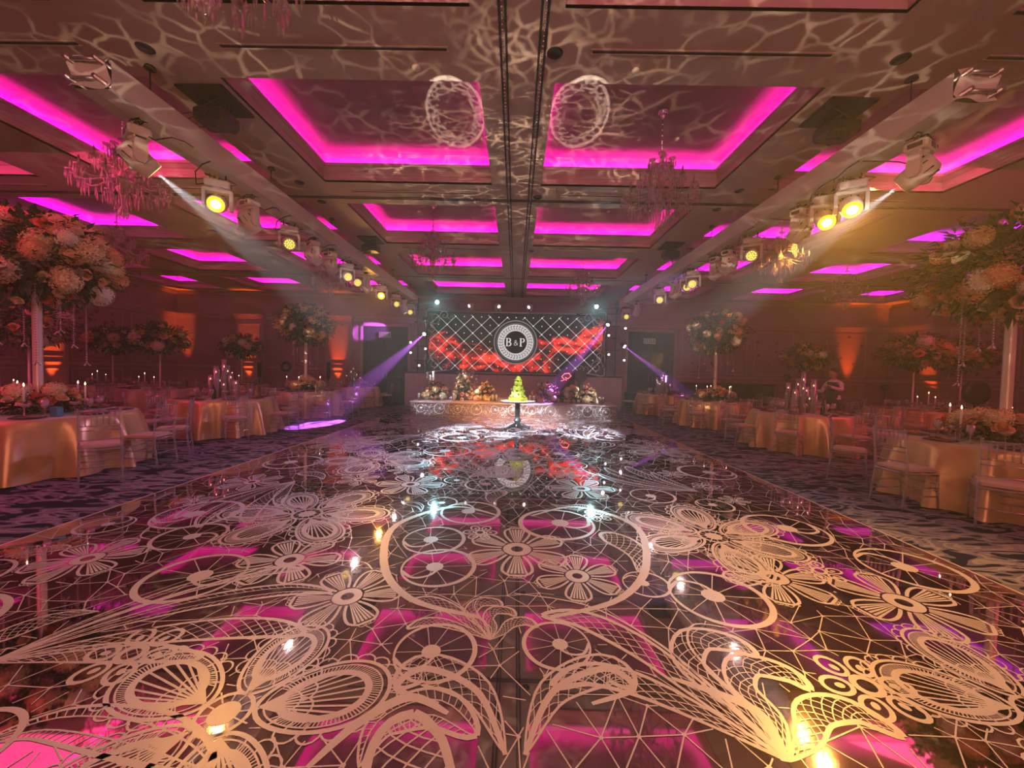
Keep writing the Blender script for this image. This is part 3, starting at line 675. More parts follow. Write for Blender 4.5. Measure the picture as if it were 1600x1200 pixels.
def ribv(b, pts, w_, y, mi=0, closed=False):     # flat ribbon in the vertical plane
    n = len(pts); L_, Rr = [], []
    for i in range(n):
        p = pts[i]; a = pts[(i-1) % n] if closed else pts[max(0, i-1)]; c = pts[(i+1) % n] if closed else pts[min(n-1, i+1)]
        dx, dz = c[0]-a[0], c[1]-a[1]; l = math.hypot(dx, dz) or 1; ww = w_[i] if isinstance(w_, list) else w_
        nx, nz = -dz/l*ww/2, dx/l*ww/2
        L_.append((p[0]+nx, y, p[1]+nz)); Rr.append((p[0]-nx, y, p[1]-nz))
    vs = L_+Rr; m_ = n if closed else n-1
    b.add(vs, [(i, (i+1) % n, n+(i+1) % n, n+i) for i in range(m_)], mi)
b = MB(); sp_ = .69; ic = (0.0, SH*.52)
x_lo, x_hi, z_lo, z_hi = -SW+.1, SW-.1, .14, SH-.14
dots = MB()
for s_ in (-1, 1):
    k = -14
    while k < 15:
        pts = []
        c_ = k*sp_
        # line z = s*x + c  (slope .95)
        cand = []
        for i in range(81):
            x = x_lo+(x_hi-x_lo)*i/80; z = s_*x*.95+c_+ic[1]
            ok = z_lo < z < z_hi and math.hypot(x-ic[0], z-ic[1]) > .98
            if ok: cand.append((x, z))
            elif len(cand) > 1: ribv(b, cand, .016, -.006); cand = []
            else: cand = []
        if len(cand) > 1: ribv(b, cand, .016, -.006)
        k += 1
for i in range(-12, 13):
    for j in range(-6, 7):
        x = i*sp_/.95/2; z = ic[1]+j*sp_/2
        if z_lo < z < z_hi and x_lo < x < x_hi and math.hypot(x, z-ic[1]) > .98:
            r = .035 if (i+j) % 2 == 0 else .026
            dots.add([(x-r, -.009, z), (x, -.009, z-r), (x+r, -.009, z), (x, -.009, z+r)], [(0, 1, 2, 3)])
b.obj('lattice_line', E_pale, sc, 'stuff'); dots.obj('lattice_star', E_white, sc, 'stuff')
def circ(r, n=48, c=ic): return [(c[0]+r*math.cos(2*PI*i/n), c[1]+r*math.sin(2*PI*i/n)) for i in range(n)]
b = MB(); b.add([(x, -.012, z) for x, z in circ(.93)], [tuple(range(48))], 0)
ribv(b, circ(.90), .05, -.014, 1, True); ribv(b, circ(.80), .02, -.014, 1, True)
b.obj('monogram_plate', [emat('screen_black', (.012, .01, .01), 1), emat('screen_grey', (.25, .22, .22), .8)], sc)
b = MB(); ribv(b, circ(.615), .30, -.016, 0, True); b.obj('damask_ring', E_pale, sc)
b = MB(); rr = random.Random(5)
for i in range(34):
    a = 2*PI*i/34; r = .615
    for q in (-1, 1):
        pts = []
        for k in range(9):
            u = k/8*4.6; ra = .055*(1-u/6)
            pts.append(((r+q*.06+ra*math.cos(u*1.2+q))*math.cos(a)-ra*math.sin(u*1.2)*math.sin(a), ic[1]+(r+q*.06+ra*math.cos(u*1.2+q))*math.sin(a)+ra*math.sin(u*1.2)*math.cos(a)))
        ribv(b, pts, .018, -.019)
ribv(b, circ(.47), .012, -.019, 0, True); ribv(b, circ(.76), .012, -.019, 0, True)
b.obj('damask_scroll', emat('screen_black', (.012, .01, .01), 1), sc, 'stuff')
# monogram letters B & P with serifs
b = MB()
def letter(ch, ox, oz, h):
    def S(pts, w_): ribv(b, [(ox+x*h, oz+z*h) for x, z in pts], [q*h for q in w_] if isinstance(w_, list) else w_*h, -.020)
    S([(.14, 0), (.14, 1)], .16)
    for z in (.02, .98): S([(-.02, z), (.32, z)], .05)
    def bowl(z0, z1, rx):
        pts = []; ws = []
        for k in range(15):
            a = -PI/2+PI*k/14; pts.append((.30+rx*math.cos(a), (z0+z1)/2+(z1-z0)/2*math.sin(a))); ws.append(.05+.11*math.cos(a))
        S(pts, ws); S([(.14, z0), (.30, z0)], .05); S([(.14, z1), (.30, z1)], .05)
    bowl(.52, .975, .26)
    if ch == 'B': bowl(.025, .52, .32)
letter('B', -.41, ic[1]-.17, .34); letter('P', .17, ic[1]-.17, .34)
amp = []
for k in range(30):
    t_ = k/29*2*PI*.93+.2; amp.append((.02+.065*math.sin(t_)*(1-.3*math.cos(t_)), ic[1]-.0-.085*math.cos(t_)*1.0+.0*t_))
amp = [(.09, -.09), (.04, -.02), (-.04, .05), (-.03, .10), (.02, .11), (.04, .07), (0, .02), (-.06, -.03), (-.06, -.08), (-.01, -.10), (.05, -.07), (.09, .0)]
ribv(b, [(x, ic[1]+z-.03) for x, z in amp], .018, -.020)
b.obj('monogram_letter', emat('screen_letter', (1, .88, .84), .85), sc)
# chrome frame bars and corner scrollwork
b = MB(); b.tube([(-SW+1.0, -.05, SH-.03), (SW-1.2, -.05, SH-.03)], .035, 8); b.tube([(-SW+1.2, -.05, .04), (SW-1.7, -.05, .04)], .035, 8)
b.tube([(-SW, -.05, .9), (-SW, -.05, SH-.8)], .03, 8); b.tube([(SW, -.05, .9), (SW, -.05, SH-.9)], .03, 8); b.obj('frame_bar', mat('frame_metal', (.45, .45, .45), .3, .3, noise=.1), sc)
def scroll_mesh():
    b = MB()
    def spiral(cx, cz, r0, r1, a0, turns, w0, w1, n=34):
        pts = []; ws = []
        for i in range(n):
            u = i/(n-1); a = a0+turns*2*PI*u; r = r0+(r1-r0)*u
            pts.append((cx+r*math.cos(a), -.05, cz+r*math.sin(a))); ws.append(w0+(w1-w0)*u)
        b.tube(pts, ws, 6)
    spiral(.38, .36, .34, .04, PI, -1.6, .028, .016)
    spiral(.88, .22, .24, .03, PI, 1.3, .024, .012)
    spiral(.20, .92, .22, .03, -PI/2, 1.3, .024, .012)
    spiral(1.22, .30, .14, .02, PI, -1.2, .018, .010)
    spiral(.30, 1.20, .12, .02, -PI/2, -1.2, .018, .010)
    b.tube([(0, -.05, .30), (-.08, -.05, .0), (.1, -.05, -.1), (.6, -.05, -.02), (1.3, -.05, .05)], [.01, .03, .036, .03, .008], 6)
    b.tube([(-.02, -.05, .0), (-.12, -.05, .5), (.02, -.05, 1.1), (.05, -.05, 1.4)], [.036, .03, .02, .008], 6)
    return b.mesh('corner_scroll', mat('scroll_metal', (.82, .84, .86), .35, .25, noise=.1))
sm_ = scroll_mesh()
for (sx, sz, x, z) in ((1, 1, -SW-.02, .1), (-1, 1, SW+.02, .1), (1, -1, -SW-.02, SH-.02), (-1, -1, SW+.02, SH-.02)):
    o = link('corner_scroll', sm_, sc); o.location = (x, 0, z); o.scale = (sx*.82, 1, sz*.82)
# three black heads above the screen
for i, px in enumerate((735, 778, 828)):
    p = at(px, 482, SYC); 
    t, hp = moving_head((p.x, SYC+.06, sz1+.001), (p.x+(-3, 2.5, -3)[i], 11, 1), 'small', 'black moving light on top edge of the screen, %s' % ('leftmost', 'middle one', 'rightmost')[i], 'moving lights on top of the screen', cable=False, scale=.75, floor=True)
    t.location.z = sz1+.03*.75
# side towers carrying pencil beams
for side, px, s_ in (('left', 652, -1), ('right', 960, 1)):
    p = at(px, 600, 16.0); t = thing('light_tower', 'black pipe tower with small lights at %s end of the screen' % side, 'tower', (p.x, 16.0, RZ))
    b = MB(); b.tube([(0, 0, 0), (0, 0, 3.1)], .03, 8); b.tube([(-.35*s_, .1, 0), (-.35*s_, .1, 2.9)], .025, 8); b.obj('pipe', M_black, t)
    b = MB(); b.bbox(-.35, .35, -.25, .25, .0, .03, .01); b.obj('base_plate', M_black, t)
    q_ = at(683 if s_ < 0 else 932, 472 if s_ < 0 else 479, 15.4); b = MB(); b.tube([(0, 0, 2.6), (0, -.3, 2.8), (q_.x-p.x, -.6, q_.z-RZ-.10), (q_.x-p.x, -.6, q_.z-RZ-.01)], .02, 6); b.obj('boom_arm', M_black, t)
    for z in (.5, 1.1, 1.6, 2.1, 2.6): b = MB(); b.tube([(-.4*s_, .05, z), (.15*s_, 0, z)], .02, 6); b.obj('cross_arm', M_black, t)
M_pcan = M_black
pc = MB(); pc.lathe([(.03, -.16), (.07, -.12), (.075, .06), (.085, .08), (.07, .075), (.001, .05)], 14); pcm = pc.mesh('lamp_can', M_black)
pk = MB(); pk.tube([(-.09, 0, .0), (-.09, 0, .14), (.09, 0, .14), (.09, 0, 0)], .010, 6); pkm = pk.mesh('lamp_bracket', M_black)
pl = MB(); pl.lathe([(.068, .076), (.001, .085)], 14, cap=False)
plm = {'pink': pl.mesh('lamp_lens', emat('pink_lens', (1, .75, 1.0), 22)), 'teal': pl.mesh('lamp_lens', emat('teal_lens', (.6, 1, 1), 60)), 'white': pl.mesh('lamp_lens', emat('pale_lens', (1, .85, 1), 5))}
PIN = []
def pinspot(px, py, Y, aim, c, label):
    p = at(px, py, Y); t = thing('pin_spot', label, 'spotlight', p, 0, 'small spotlights on the screen towers')
    v = (Vector(aim)-p); q = v.to_track_quat('Z', 'Y').to_matrix().to_4x4()
    o = link('lamp_can', pcm, t); o.matrix_local = q; link('lamp_lens', plm[c], o); link('lamp_bracket', pkm, t)
    if c == 'white': t.scale = (.65,)*3
    if c == 'pink': lamp('SPOT', 'violet_lamp', p+v.normalized()*.1, aim, 45000 if py > 500 else 3500, (.60, .13, 1.0), .015, 8 if py > 500 else 16, .35)
    elif c == 'teal': lamp('SPOT', 'teal_lamp', p+v.normalized()*.1, aim, 900, (.35, .95, 1.0), .01, 44, .6, gobo=('pool', 6, .2, .1, 1.0))
pinspot(664, 497, 15.9, at(588, 516, 17.45), 'pink', 'violet spotlight high on the left tower, beaming up left')
pinspot(664, 521, 15.9, onz(500, 662), 'pink', 'violet spotlight on the left tower aimed down left')
pinspot(642, 535, 15.9, (-3, 0, 1), 'white', 'small white spotlight, outer side of left tower, upper')
pinspot(642, 551, 15.9, (-3, 0, 1), 'white', 'small white spotlight, outer side of left tower, lower')
pinspot(665, 545, 15.9, (-2, 0, 1), 'white', 'small white spotlight beside left end of the screen')
pinspot(655, 571, 15.9, (-1, 0, 1), 'white', 'small white spotlight low on the left tower')
pinspot(951, 506, 15.9, at(905, 560, 14.5), 'pink', 'violet spotlight high on the right tower')
pinspot(951, 524, 15.9, (2, 0, 1), 'white', 'small white spotlight beside right end of the screen, upper')
pinspot(951, 554, 15.9, (2, 0, 1), 'white', 'small white spotlight beside right end of the screen, lower')
pinspot(974, 540, 15.9, at(1060, 605, 14.0), 'pink', 'violet spotlight on the right tower aimed down right')
pinspot(975, 563, 15.9, (3, 0, 1), 'white', 'small white spotlight, outer side of right tower, lower')
pinspot(977, 513, 15.9, (3, 0, 1), 'white', 'small white spotlight, outer side of right tower, upper')
pinspot(683, 472, 15.4, (-.4, 2, 1.0), 'teal', 'teal starburst spotlight above the left end of screen')
pinspot(932, 479, 15.4, (.4, 2, 1.0), 'teal', 'teal starburst spotlight above the right end of screen')

# neon sign panel on right of stage, black speaker stacks by the doors
p = at(884, 589, 15.0); q0 = at(871, 579, 15.0); q1 = at(897, 600, 15.0)
t = thing('neon_sign', 'clear panel with a red neon outline behind the right stage flowers', 'sign', (p.x, 15.0, SZ))
hw = (q1.x-q0.x)/2; zt = q0.z-SZ; zb = q1.z-SZ
b = MB(); b.bbox(-hw-.02, hw+.02, -.01, .01, 0.0, zt, .004); b.obj('clear_panel', clearmat('smoked_panel', (.45, .25, .24), .2, .1, .1, (.5, .2, .2)), t)
b = MB(); zc = (zt+zb)/2
b.tube([(-.18, -.03, zc-.15), (-.05, -.03, zc-.10), (-.16, -.03, zc+.02), (-.05, -.03, zc+.14), (.12, -.03, zc+.16), (.2, -.03, zc+.05), (.08, -.03, zc-.06), (-.02, -.03, zc+.0), (.02, -.03, zc-.12)], .012, 6)
b.obj('neon_tube', emat('red_neon', (1, .12, .06), 6), t)
t = thing('round_board', 'dark round board standing right of the red neon sign', 'board', (at(907, 590, 15.1).x, 15.1, SZ))
b = MB(); zc = at(907, 588, 15.1).z-SZ; b.lathe([(.001, -.015), (.235, -.015), (.25, 0), (.235, .015), (.001, .015)], 28, 0, Tr(0, 0, zc) @ Rx(PI/2)); b.obj('board_disc', mat('grey_board', (.09, .10, .09), .5, noise=.2), t)
b = MB(); b.tube([(-.12, .02, 0), (-.05, .02, zc)], .015, 6); b.tube([(.12, .02, 0), (.05, .02, zc)], .015, 6); b.tube([(0, .25, 0), (0, .03, zc)], .015, 6); b.obj('easel_leg', M_black, t)
for side, xx, yy in (('left', at(620, 640, 16.0).x, 16.0), ('right', at(988, 640, 16.0).x, 16.0)):
    t = thing('speaker', 'large black speaker box on the floor %s of the riser' % side, 'speaker', (xx, yy, 0))
    b = MB(); b.bbox(-.3, .3, -.35, .35, 0, .75 if side == 'right' else 1.15, .03); b.obj('speaker_box', M_black, t)
    b = MB(); b.bbox(-.26, .26, -.37, -.345, .05, .7, .01); b.lathe([(.19, 0), (.17, .02), (.06, -.01), (.001, .01)], 20, 0, Tr(0, -.37, .35) @ Rx(PI/2), cap=False); b.obj('grille', M_dark, t)
# long draped bar against the back right wall
p0, p1 = at(1070, 600, 15.6), at(1210, 600, 15.6)
t = thing('draped_bar', 'long black-draped bar along the back wall, right of the black door', 'bar', ((p0.x+p1.x)/2, 15.6, 0)); hw = (p1.x-p0.x)/2
b = MB(); rows_ = []
path = [(-hw, .7), (-hw, 0), (hw, 0), (hw, .7)]
pp = []
for a, c in zip(path[:-1], path[1:]):
    n_ = max(4, int(math.hypot(c[0]-a[0], c[1]-a[1])/.06))
    for i in range(n_): pp.append((a[0]+(c[0]-a[0])*i/n_, a[1]+(c[1]-a[1])*i/n_))
pp.append(path[-1])
for zz in (1.16, .6, 0.003): rows_.append([(x, y+.02*math.sin(i*1.3)*(1.2-zz), zz) for i, (x, y) in enumerate(pp)])
b.sheet(rows_, 0, True); b.obj('drape', M_blackcloth, t)
b = MB(); b.bbox(-hw-.03, hw+.03, -.03, .73, 1.155, 1.2, .01); b.obj('bar_top', M_black, t)

# cake table and cake
cp = onz(808, 671); 
t = thing('pedestal_table', 'small round pedestal table on the dance floor holding the cake', 'table', (cp.x, cp.y, .012))
M_ped = mat('pedestal_black', (.03, .035, .04), .25, .3, noise=.2)
b = MB(); b.lathe([(.001, .690), (.40, .690), (.455, .70), (.46, .715), (.45, .73), (.001, .731)], 40); b.obj('tabletop', [mat('marble_top', (.75, .72, .62), .25, noise=.15, nscale=6)], t)
b = MB(); b.lathe([(.455, .698), (.468, .705), (.468, .722), (.455, .728)], 40, cap=False); b.obj('table_edge', M_ped, t)
b = MB(); b.lathe([(.10, .05), (.11, .08), (.07, .12), (.06, .15), (.085, .19), (.095, .23), (.07, .27), (.055, .30), (.06, .33), (.065, .60), (.07, .64), (.12, .68), (.13, .69)], 20); b.obj('column', M_ped, t)
for k in range(4):
    b = MB(); b.tube([(.05, 0, .10), (.15, 0, .09), (.25, 0, .05), (.33, 0, .035), (.37, 0, .025)], [.05, .045, .035, .03, .035], 8); o = b.obj('foot', M_ped, t); o.rotation_euler = (0, 0, k*PI/2+.5)
ck = thing('wedding_cake', 'tall tiered cake in a green-yellow glow on the pedestal table', 'cake', (cp.x, cp.y, .012+.732))
M_ice = mat('cake_icing', (.74, .82, .26), .55, noise=.15, nscale=20, bump=.6, bscale=30)
b = MB(); b.lathe([(.001, 0), (.24, 0), (.245, .01), (.24, .085), (.235, .09), (.001, .09)], 32); b.obj('cake_board', mat('cake_base', (.62, .62, .05), .5, noise=.4, nscale=20), ck)
for (r0, z0, h) in ((.165, .09, .17), (.13, .26, .13), (.10, .39, .11), (.07, .50, .07)):
    b = MB(); b.lathe([(.001, z0), (r0, z0), (r0+.005, z0+.01), (r0, z0+h-.015), (r0-.015, z0+h), (.001, z0+h)], 28); tier = b.obj('cake_tier', M_ice, ck)
b = MB(); b.lathe([(.06, .57), (.055, .60), (.03, .63), (.001, .64)], 16, cap=False); b.obj('cake_top', M_ice, ck)

lamp('SPOT', 'cake_spot', (.5, 6.6, 4.0), (cp.x, cp.y, 1.0), 850, (.78, 1.0, .22), .02, 9, .5)
lamp('SPOT', 'stage_front_wash', (-1.0, 8.0, 4.0), (-.8, 12.6, .25), 3600, (1.0, .45, .09), .05, 34, .9)
# ------------------------------------------------------------------ dance floor: mirror panels, edge strip, lace print
DX0, DX1, DY0, DY1, DZ = -4.09, 3.60, -1.6, 12.6, .012
df = thing('dance_floor', 'glossy mirror dance floor covered in white lace print', 'dance floor', ((DX0+DX1)/2, 0, 0))
OX = (DX0+DX1)/2
b = MB(); b.box(DX0-OX, DX1-OX, DY0, DY1, .001, DZ); b.obj('mirror_panel', M_mirror, df)
b = MB()
for x in (DX0-OX-.012, DX1-OX-.0): b.box(x, x+.014, DY0, DY1, .001, DZ+.002)
b.obj('edge_strip', mat('edge_trim', (.85, .7, .65), .3, .3, noise=.1), df)

class Lace:
    def __init__(s, plane='floor'): s.v = []; s.f = []; s.z = []; s.circ = []; s.poly = []; s.T = (0, 0, 1, 0, 1)
    def lay(s, n): s.c_ = (getattr(s, 'c_', 0)+7) % 53; s.z += [s.c_*2.2e-5]*n
    def set(s, cx=0, cy=0, sc=1, rot=0, mir=1): s.T = (cx, cy, sc, rot, mir)
    def t(s, p):
        cx, cy, sc, rot, mir = s.T; x, y = p[0]*mir*sc, p[1]*sc; c, sn = math.cos(rot), math.sin(rot)
        return (cx+x*c-y*sn, cy+x*sn+y*c)
    def quad(s, ps):
        n = len(s.v); s.v += [s.t(p) for p in ps]; s.f.append(tuple(range(n, n+len(ps)))); s.lay(len(ps))
    def rib(s, pts, w, closed=False):
        n = len(pts)
        if n < 2: return
        L_, R_ = [], []
        for i in range(n):
            p = pts[i]; a = pts[(i-1) % n] if closed else pts[max(0, i-1)]; c = pts[(i+1) % n] if closed else pts[min(n-1, i+1)]
            dx, dy = c[0]-a[0], c[1]-a[1]; l = math.hypot(dx, dy) or 1
            ww = (w[i] if isinstance(w, (list, tuple)) else w)/2
            L_.append((p[0]-dy/l*ww, p[1]+dx/l*ww)); R_.append((p[0]+dy/l*ww, p[1]-dx/l*ww))
        k = len(s.v); s.v += [s.t(p) for p in L_]+[s.t(p) for p in R_]; s.lay(2*n)
        for i in range(n if closed else n-1): j = (i+1) % n; s.f.append((k+i, k+j, k+n+j, k+n+i))
    def disc(s, c, r, n=14, ry=None, rot=0):
        ry = ry or r; s.quad([(c[0]+r*math.cos(2*PI*i/n)*math.cos(rot)-ry*math.sin(2*PI*i/n)*math.sin(rot), c[1]+r*math.cos(2*PI*i/n)*math.sin(rot)+ry*math.sin(2*PI*i/n)*math.cos(rot)) for i in range(n)])
    def line(s, a, c, w): s.rib([a, c], w)
    def regc(s, r, c=(0, 0)): p = s.t(c); s.circ.append((p[0], p[1], r*s.T[2]))
    def regp(s, pts): q = [s.t(p) for p in pts]; xs_ = [p[0] for p in q]; ys_ = [p[1] for p in q]; s.poly.append((min(xs_), max(xs_), min(ys_), max(ys_), q))
    def inside(s, x, y, m=0):
        for cx, cy, r in s.circ:
            if (x-cx)**2+(y-cy)**2 < (r+m)**2: return True
        for x0, x1, y0, y1, q in s.poly:
            if x0 <= x <= x1 and y0 <= y <= y1:
                c = False; j = len(q)-1
                for i in range(len(q)):
                    if (q[i][1] > y) != (q[j][1] > y) and x < (q[j][0]-q[i][0])*(y-q[i][1])/(q[j][1]-q[i][1])+q[i][0]: c = not c
                    j = i
                if c: return True
        return False
    def web(s, x0, x1, y0, y1, step, w, rg):
        s.set(); pts = {}; row = 0; y = y0
        nx = int((x1-x0)/step)+1; ny = int((y1-y0)/(step*.86))+1
        for j in range(ny+1):
            for i in range(nx+1):
                pts[i, j] = (x0+(i+(.5 if j % 2 else 0))*step+rg.uniform(-.3, .3)*step, y0+j*step*.86+rg.uniform(-.3, .3)*step)
        deg = {}
        def edge(a, c, p):
            if a in pts and c in pts and rg.random() < p:
                (ax, ay), (bx, by) = pts[a], pts[c]; n = max(2, int(math.hypot(bx-ax, by-ay)/.045)); run = []
                for k in range(n+1):
                    q = (ax+(bx-ax)*k/n, ay+(by-ay)*k/n)
                    ok = x0 < q[0] < x1 and y0 < q[1] < y1 and not s.inside(*q)
                    if ok: run.append(q)
                    if (not ok or k == n):
                        if len(run) > 1: s.rib([run[0], run[-1]], w)
                        run = []
                deg[a] = deg.get(a, 0)+1; deg[c] = deg.get(c, 0)+1
        for (i, j) in list(pts):
            edge((i, j), (i+1, j), .93)
            o = 0 if j % 2 else -1
            edge((i, j), (i+o, j+1), .93); edge((i, j), (i+o+1, j+1), .93)
        for k_, p in pts.items():
            if deg.get(k_, 0) > 2 and x0 < p[0] < x1 and y0 < p[1] < y1 and not s.inside(*p): s.disc(p, w*1.7, 7)
def crv(ctrl, n=24):     # Catmull-Rom through control points
    P = [ctrl[0]]+list(ctrl)+[ctrl[-1]]; out = []; m = len(ctrl)-1
    for i in range(n+1):
        u = i/n*m; k = min(int(u), m-1); t = u-k; p0, p1, p2, p3 = P[k], P[k+1], P[k+2], P[k+3]
        out.append(tuple(.5*(2*p1[d]+(-p0[d]+p2[d])*t+(2*p0[d]-5*p1[d]+4*p2[d]-p3[d])*t*t+(-p0[d]+3*p1[d]-3*p2[d]+p3[d])*t**3) for d in (0, 1)))
    return out
def daisy(L, cx, cy, r, rot=0, np_=6, asp=1.0):
    L.set(cx, cy, r, rot)
    for k in range(np_):
        a = 2*PI*k/np_; c, sn = math.cos(a), math.sin(a); wd = 2.7/np_*.98
        def P(u, v): # u radial 0..1, v -1..1
            q = .30+.70*u; hw = wd*.50*(.26+.98*math.sin(PI*min(1, u*.60+.08)))*(1-max(0, u-.75)**2*7)
            return (q*c-v*hw*sn, q*sn+v*hw*c)
        out = [P(u/10, -1) for u in range(11)]+[P(1, v/3-1) for v in range(1, 6)]+[P(1-u/10, 1) for u in range(11)]
        L.rib(out, .055)
        for v in (-.78, -.47, -.16, .16, .47, .78):     # fan blades inside the petal
            p0 = P(0, v*.6); p1 = P(.90, v); nx_, ny_ = -(p1[1]-p0[1]), p1[0]-p0[0]; l = math.hypot(nx_, ny_); nx_ /= l; ny_ /= l
            L.quad([(p0[0]-nx_*.008, p0[1]-ny_*.008), (p1[0]-nx_*.045*.5, p1[1]-ny_*.045*.5), (p1[0]+nx_*.045*.5, p1[1]+ny_*.045*.5), (p0[0]+nx_*.008, p0[1]+ny_*.008)])
        for v in (-.7, 0, .7):      # outer scallops
            q = P(1.02, v); L.rib([(q[0]+.07*math.cos(a-1.4+2.8*i/6), q[1]+.07*math.sin(a-1.4+2.8*i/6)) for i in range(7)], .016)
    L.rib([(.20*math.cos(2*PI*i/18), .20*math.sin(2*PI*i/18)) for i in range(18)], .16, True)
    L.regc(.98)
def loopflower(L, cx, cy, r, rot=0, n=6):
    L.set(cx, cy, r, rot)
    for k in range(n):
        a = 2*PI*k/n; c, sn = math.cos(a), math.sin(a)
        L.rib([((.66+.30*math.cos(q))*c-.24*math.sin(q)*sn, (.66+.30*math.cos(q))*sn+.24*math.sin(q)*c) for q in [2*PI*i/18 for i in range(18)]], .10, True)
        L.disc((.60*c, .60*sn), .11, 10, .08, a)
    L.rib([(.25*math.cos(2*PI*i/16), .25*math.sin(2*PI*i/16)) for i in range(16)], .14, True); L.regc(.9)
def wheel(L, cx, cy, r, rot=0, ns=10, mir=1):
    L.set(cx, cy, r, rot, mir); n = 40; pts = []; ws = []
    for i in range(n+1):
        a = 2*PI*i/n*1.0; pts.append((math.cos(a), math.sin(a))); ws.append(.05+.08*abs(math.sin(a/2)))
    L.rib(pts, ws)
    L.disc((.10, 0), .24, 18)
    pts = crv([(1.0, 0), (.72, -.42), (.30, -.42), (.02, -.15)], 16); L.rib(pts, [.10-.03*i/16 for i in range(17)])
    for k in range(ns):
        a = 2*PI*k/ns+.2; L.line((.10+.2*math.cos(a), .2*math.sin(a)), (.97*math.cos(a), .97*math.sin(a)), .022)
    L.regc(1.04)
def leafnet(L, spine, wd, bw=.05, nets=16, fill='net', asym=0):
    # paisley petal: spine curve with half width wd*profile, border ribbons and a net or hatch between
    n = len(spine)-1; lf = []; rt = []
    for i, p in enumerate(spine):
        a = spine[max(0, i-1)]; c = spine[min(n, i+1)]; dx, dy = c[0]-a[0], c[1]-a[1]; l = math.hypot(dx, dy) or 1
        u = i/n; h = wd*(math.sin(PI*u**1.35)**.75 if 0 < u < 1 else 0)
        lf.append((p[0]-dy/l*h, p[1]+dx/l*h)); rt.append((p[0]+dy/l*h*(1-asym), p[1]-dx/l*h*(1-asym)))
    ws = [bw*(.25+.60*i/n) for i in range(n+1)]
    L.rib(lf, ws); L.rib(rt, ws)
    def Q(u, v):
        u = max(0, min(1, u))*n; k = min(int(u), n-1); t = u-k
        A = (lf[k][0]*(1-t)+lf[k+1][0]*t, lf[k][1]*(1-t)+lf[k+1][1]*t); B = (rt[k][0]*(1-t)+rt[k+1][0]*t, rt[k][1]*(1-t)+rt[k+1][1]*t)
        return (A[0]*(1-v)+B[0]*v, A[1]*(1-v)+B[1]*v)
    th = bw*.14
    if fill == 'net':
        d = 2.6/nets
        for k in range(nets+3):
            u = .06+k/nets*.94-d/2
            L.rib([Q(u+d*j/4, j/4) for j in range(5)], th); L.rib([Q(u+d*(1-j/4), j/4) for j in range(5)], th)
    elif fill == 'hatch':
        for k in range(nets*2): u = .05+.93*k/(nets*2); L.rib([Q(u, .0), Q(u+.02, .3)], th); L.rib([Q(u, 1), Q(u+.02, .7)], th)
        L.rib([Q(i/16, .3) for i in range(17)], th*1.6); L.rib([Q(i/16, .7) for i in range(17)], th*1.6)
    elif fill == 'spoke':
        for k in range(nets): u = .2+.78*k/nets; L.line(spine[1], Q(u, 0 if k % 2 else 1), th)
    L.regp(lf+rt[::-1])
def poppy(L, cx, cy, r, rot=0, n=5, mir=1, seed=1):
    rg = random.Random(seed)
    for k in range(n):
        a = 2*PI*k/n+rg.uniform(-.08, .08); s_ = rg.uniform(.9, 1.08)
        L.set(cx, cy, r*s_, rot+a, mir); N_ = 36; wd = 3.3/n*.5
        def E(q, m, o=0):    # egg outline: angle q, scale m
            x = .60+.42*math.cos(q)*m; y = wd*math.sin(q)*m*(1-.35*math.cos(q+PI)*0-.30*(1-(x-.18)/.84) if x < 1.02 else 1)
            return (x, y)
        qs = [2*PI*i/N_ for i in range(N_)]
        outer = [E(q, 1) for q in qs]; mid = [E(q, .88) for q in qs]; inner = [E(q, .66) for q in qs]
        L.rib(outer, .030, True); L.rib(mid[:], .012, True); L.rib(inner, .05, True)
        m_ = 84
        for i in range(m_):
            q = 2*PI*i/m_
            if abs(q-PI) > .55: L.line(E(q+.02, .70), E(q-.02, .87), .0085)
        for i in range(11):
            q = -1.9+3.8*i/10; L.line((.20, 0), E(q, .64), .016)
        for i in range(13):   # scallop edge
            q = -2.0+4.0*i/12; e_ = E(q, 1.0); rr_ = .075
            L.rib([(e_[0]+rr_*math.cos(q-1.5+3.0*j/6), e_[1]+rr_*math.sin(q-1.5+3.0*j/6)) for j in range(7)], .014)
        for i in range(3):    # fish scales at base
            for j in range(-i-1, i+2, 2):
                xx, yy = .28+.085*i, .07*j
                L.rib([(xx+.085*math.cos(-1.5+3*t_/6), yy+.085*math.sin(-1.5+3*t_/6)) for t_ in range(7)], .014)
        L.regp(outer)
    L.set(cx, cy, r, rot, mir)
    L.disc((0, 0), .10, 14); L.rib([(.17*math.cos(2*PI*i/20), .17*math.sin(2*PI*i/20)) for i in range(20)], .03, True)
    for i in range(12): a = 2*PI*i/12; L.line((.1*math.cos(a), .1*math.sin(a)), (.22*math.cos(a), .22*math.sin(a)), .012)
    L.regc(.22)
def hook(L, ctrl, wd, w0, w1, fill=True):     # bold ribbon that curls over, with a net pocket behind it
    pts = crv(ctrl, 26); n = len(pts)-1
    L.rib(pts, [w0+(w1-w0)*math.sin(PI*min(1, i/n*1.15)) for i in range(n+1)])
    if fill:
        a = pts[2]; 
        for i in range(5, n, 1):
            L.line(pts[i], (a[0]*.35+pts[-1][0]*.65*(1-i/n)+pts[i][0]*0+a[0]*.65*(i/n), a[1]*.35+pts[-1][1]*.65*(1-i/n)+a[1]*.65*(i/n)), .010)
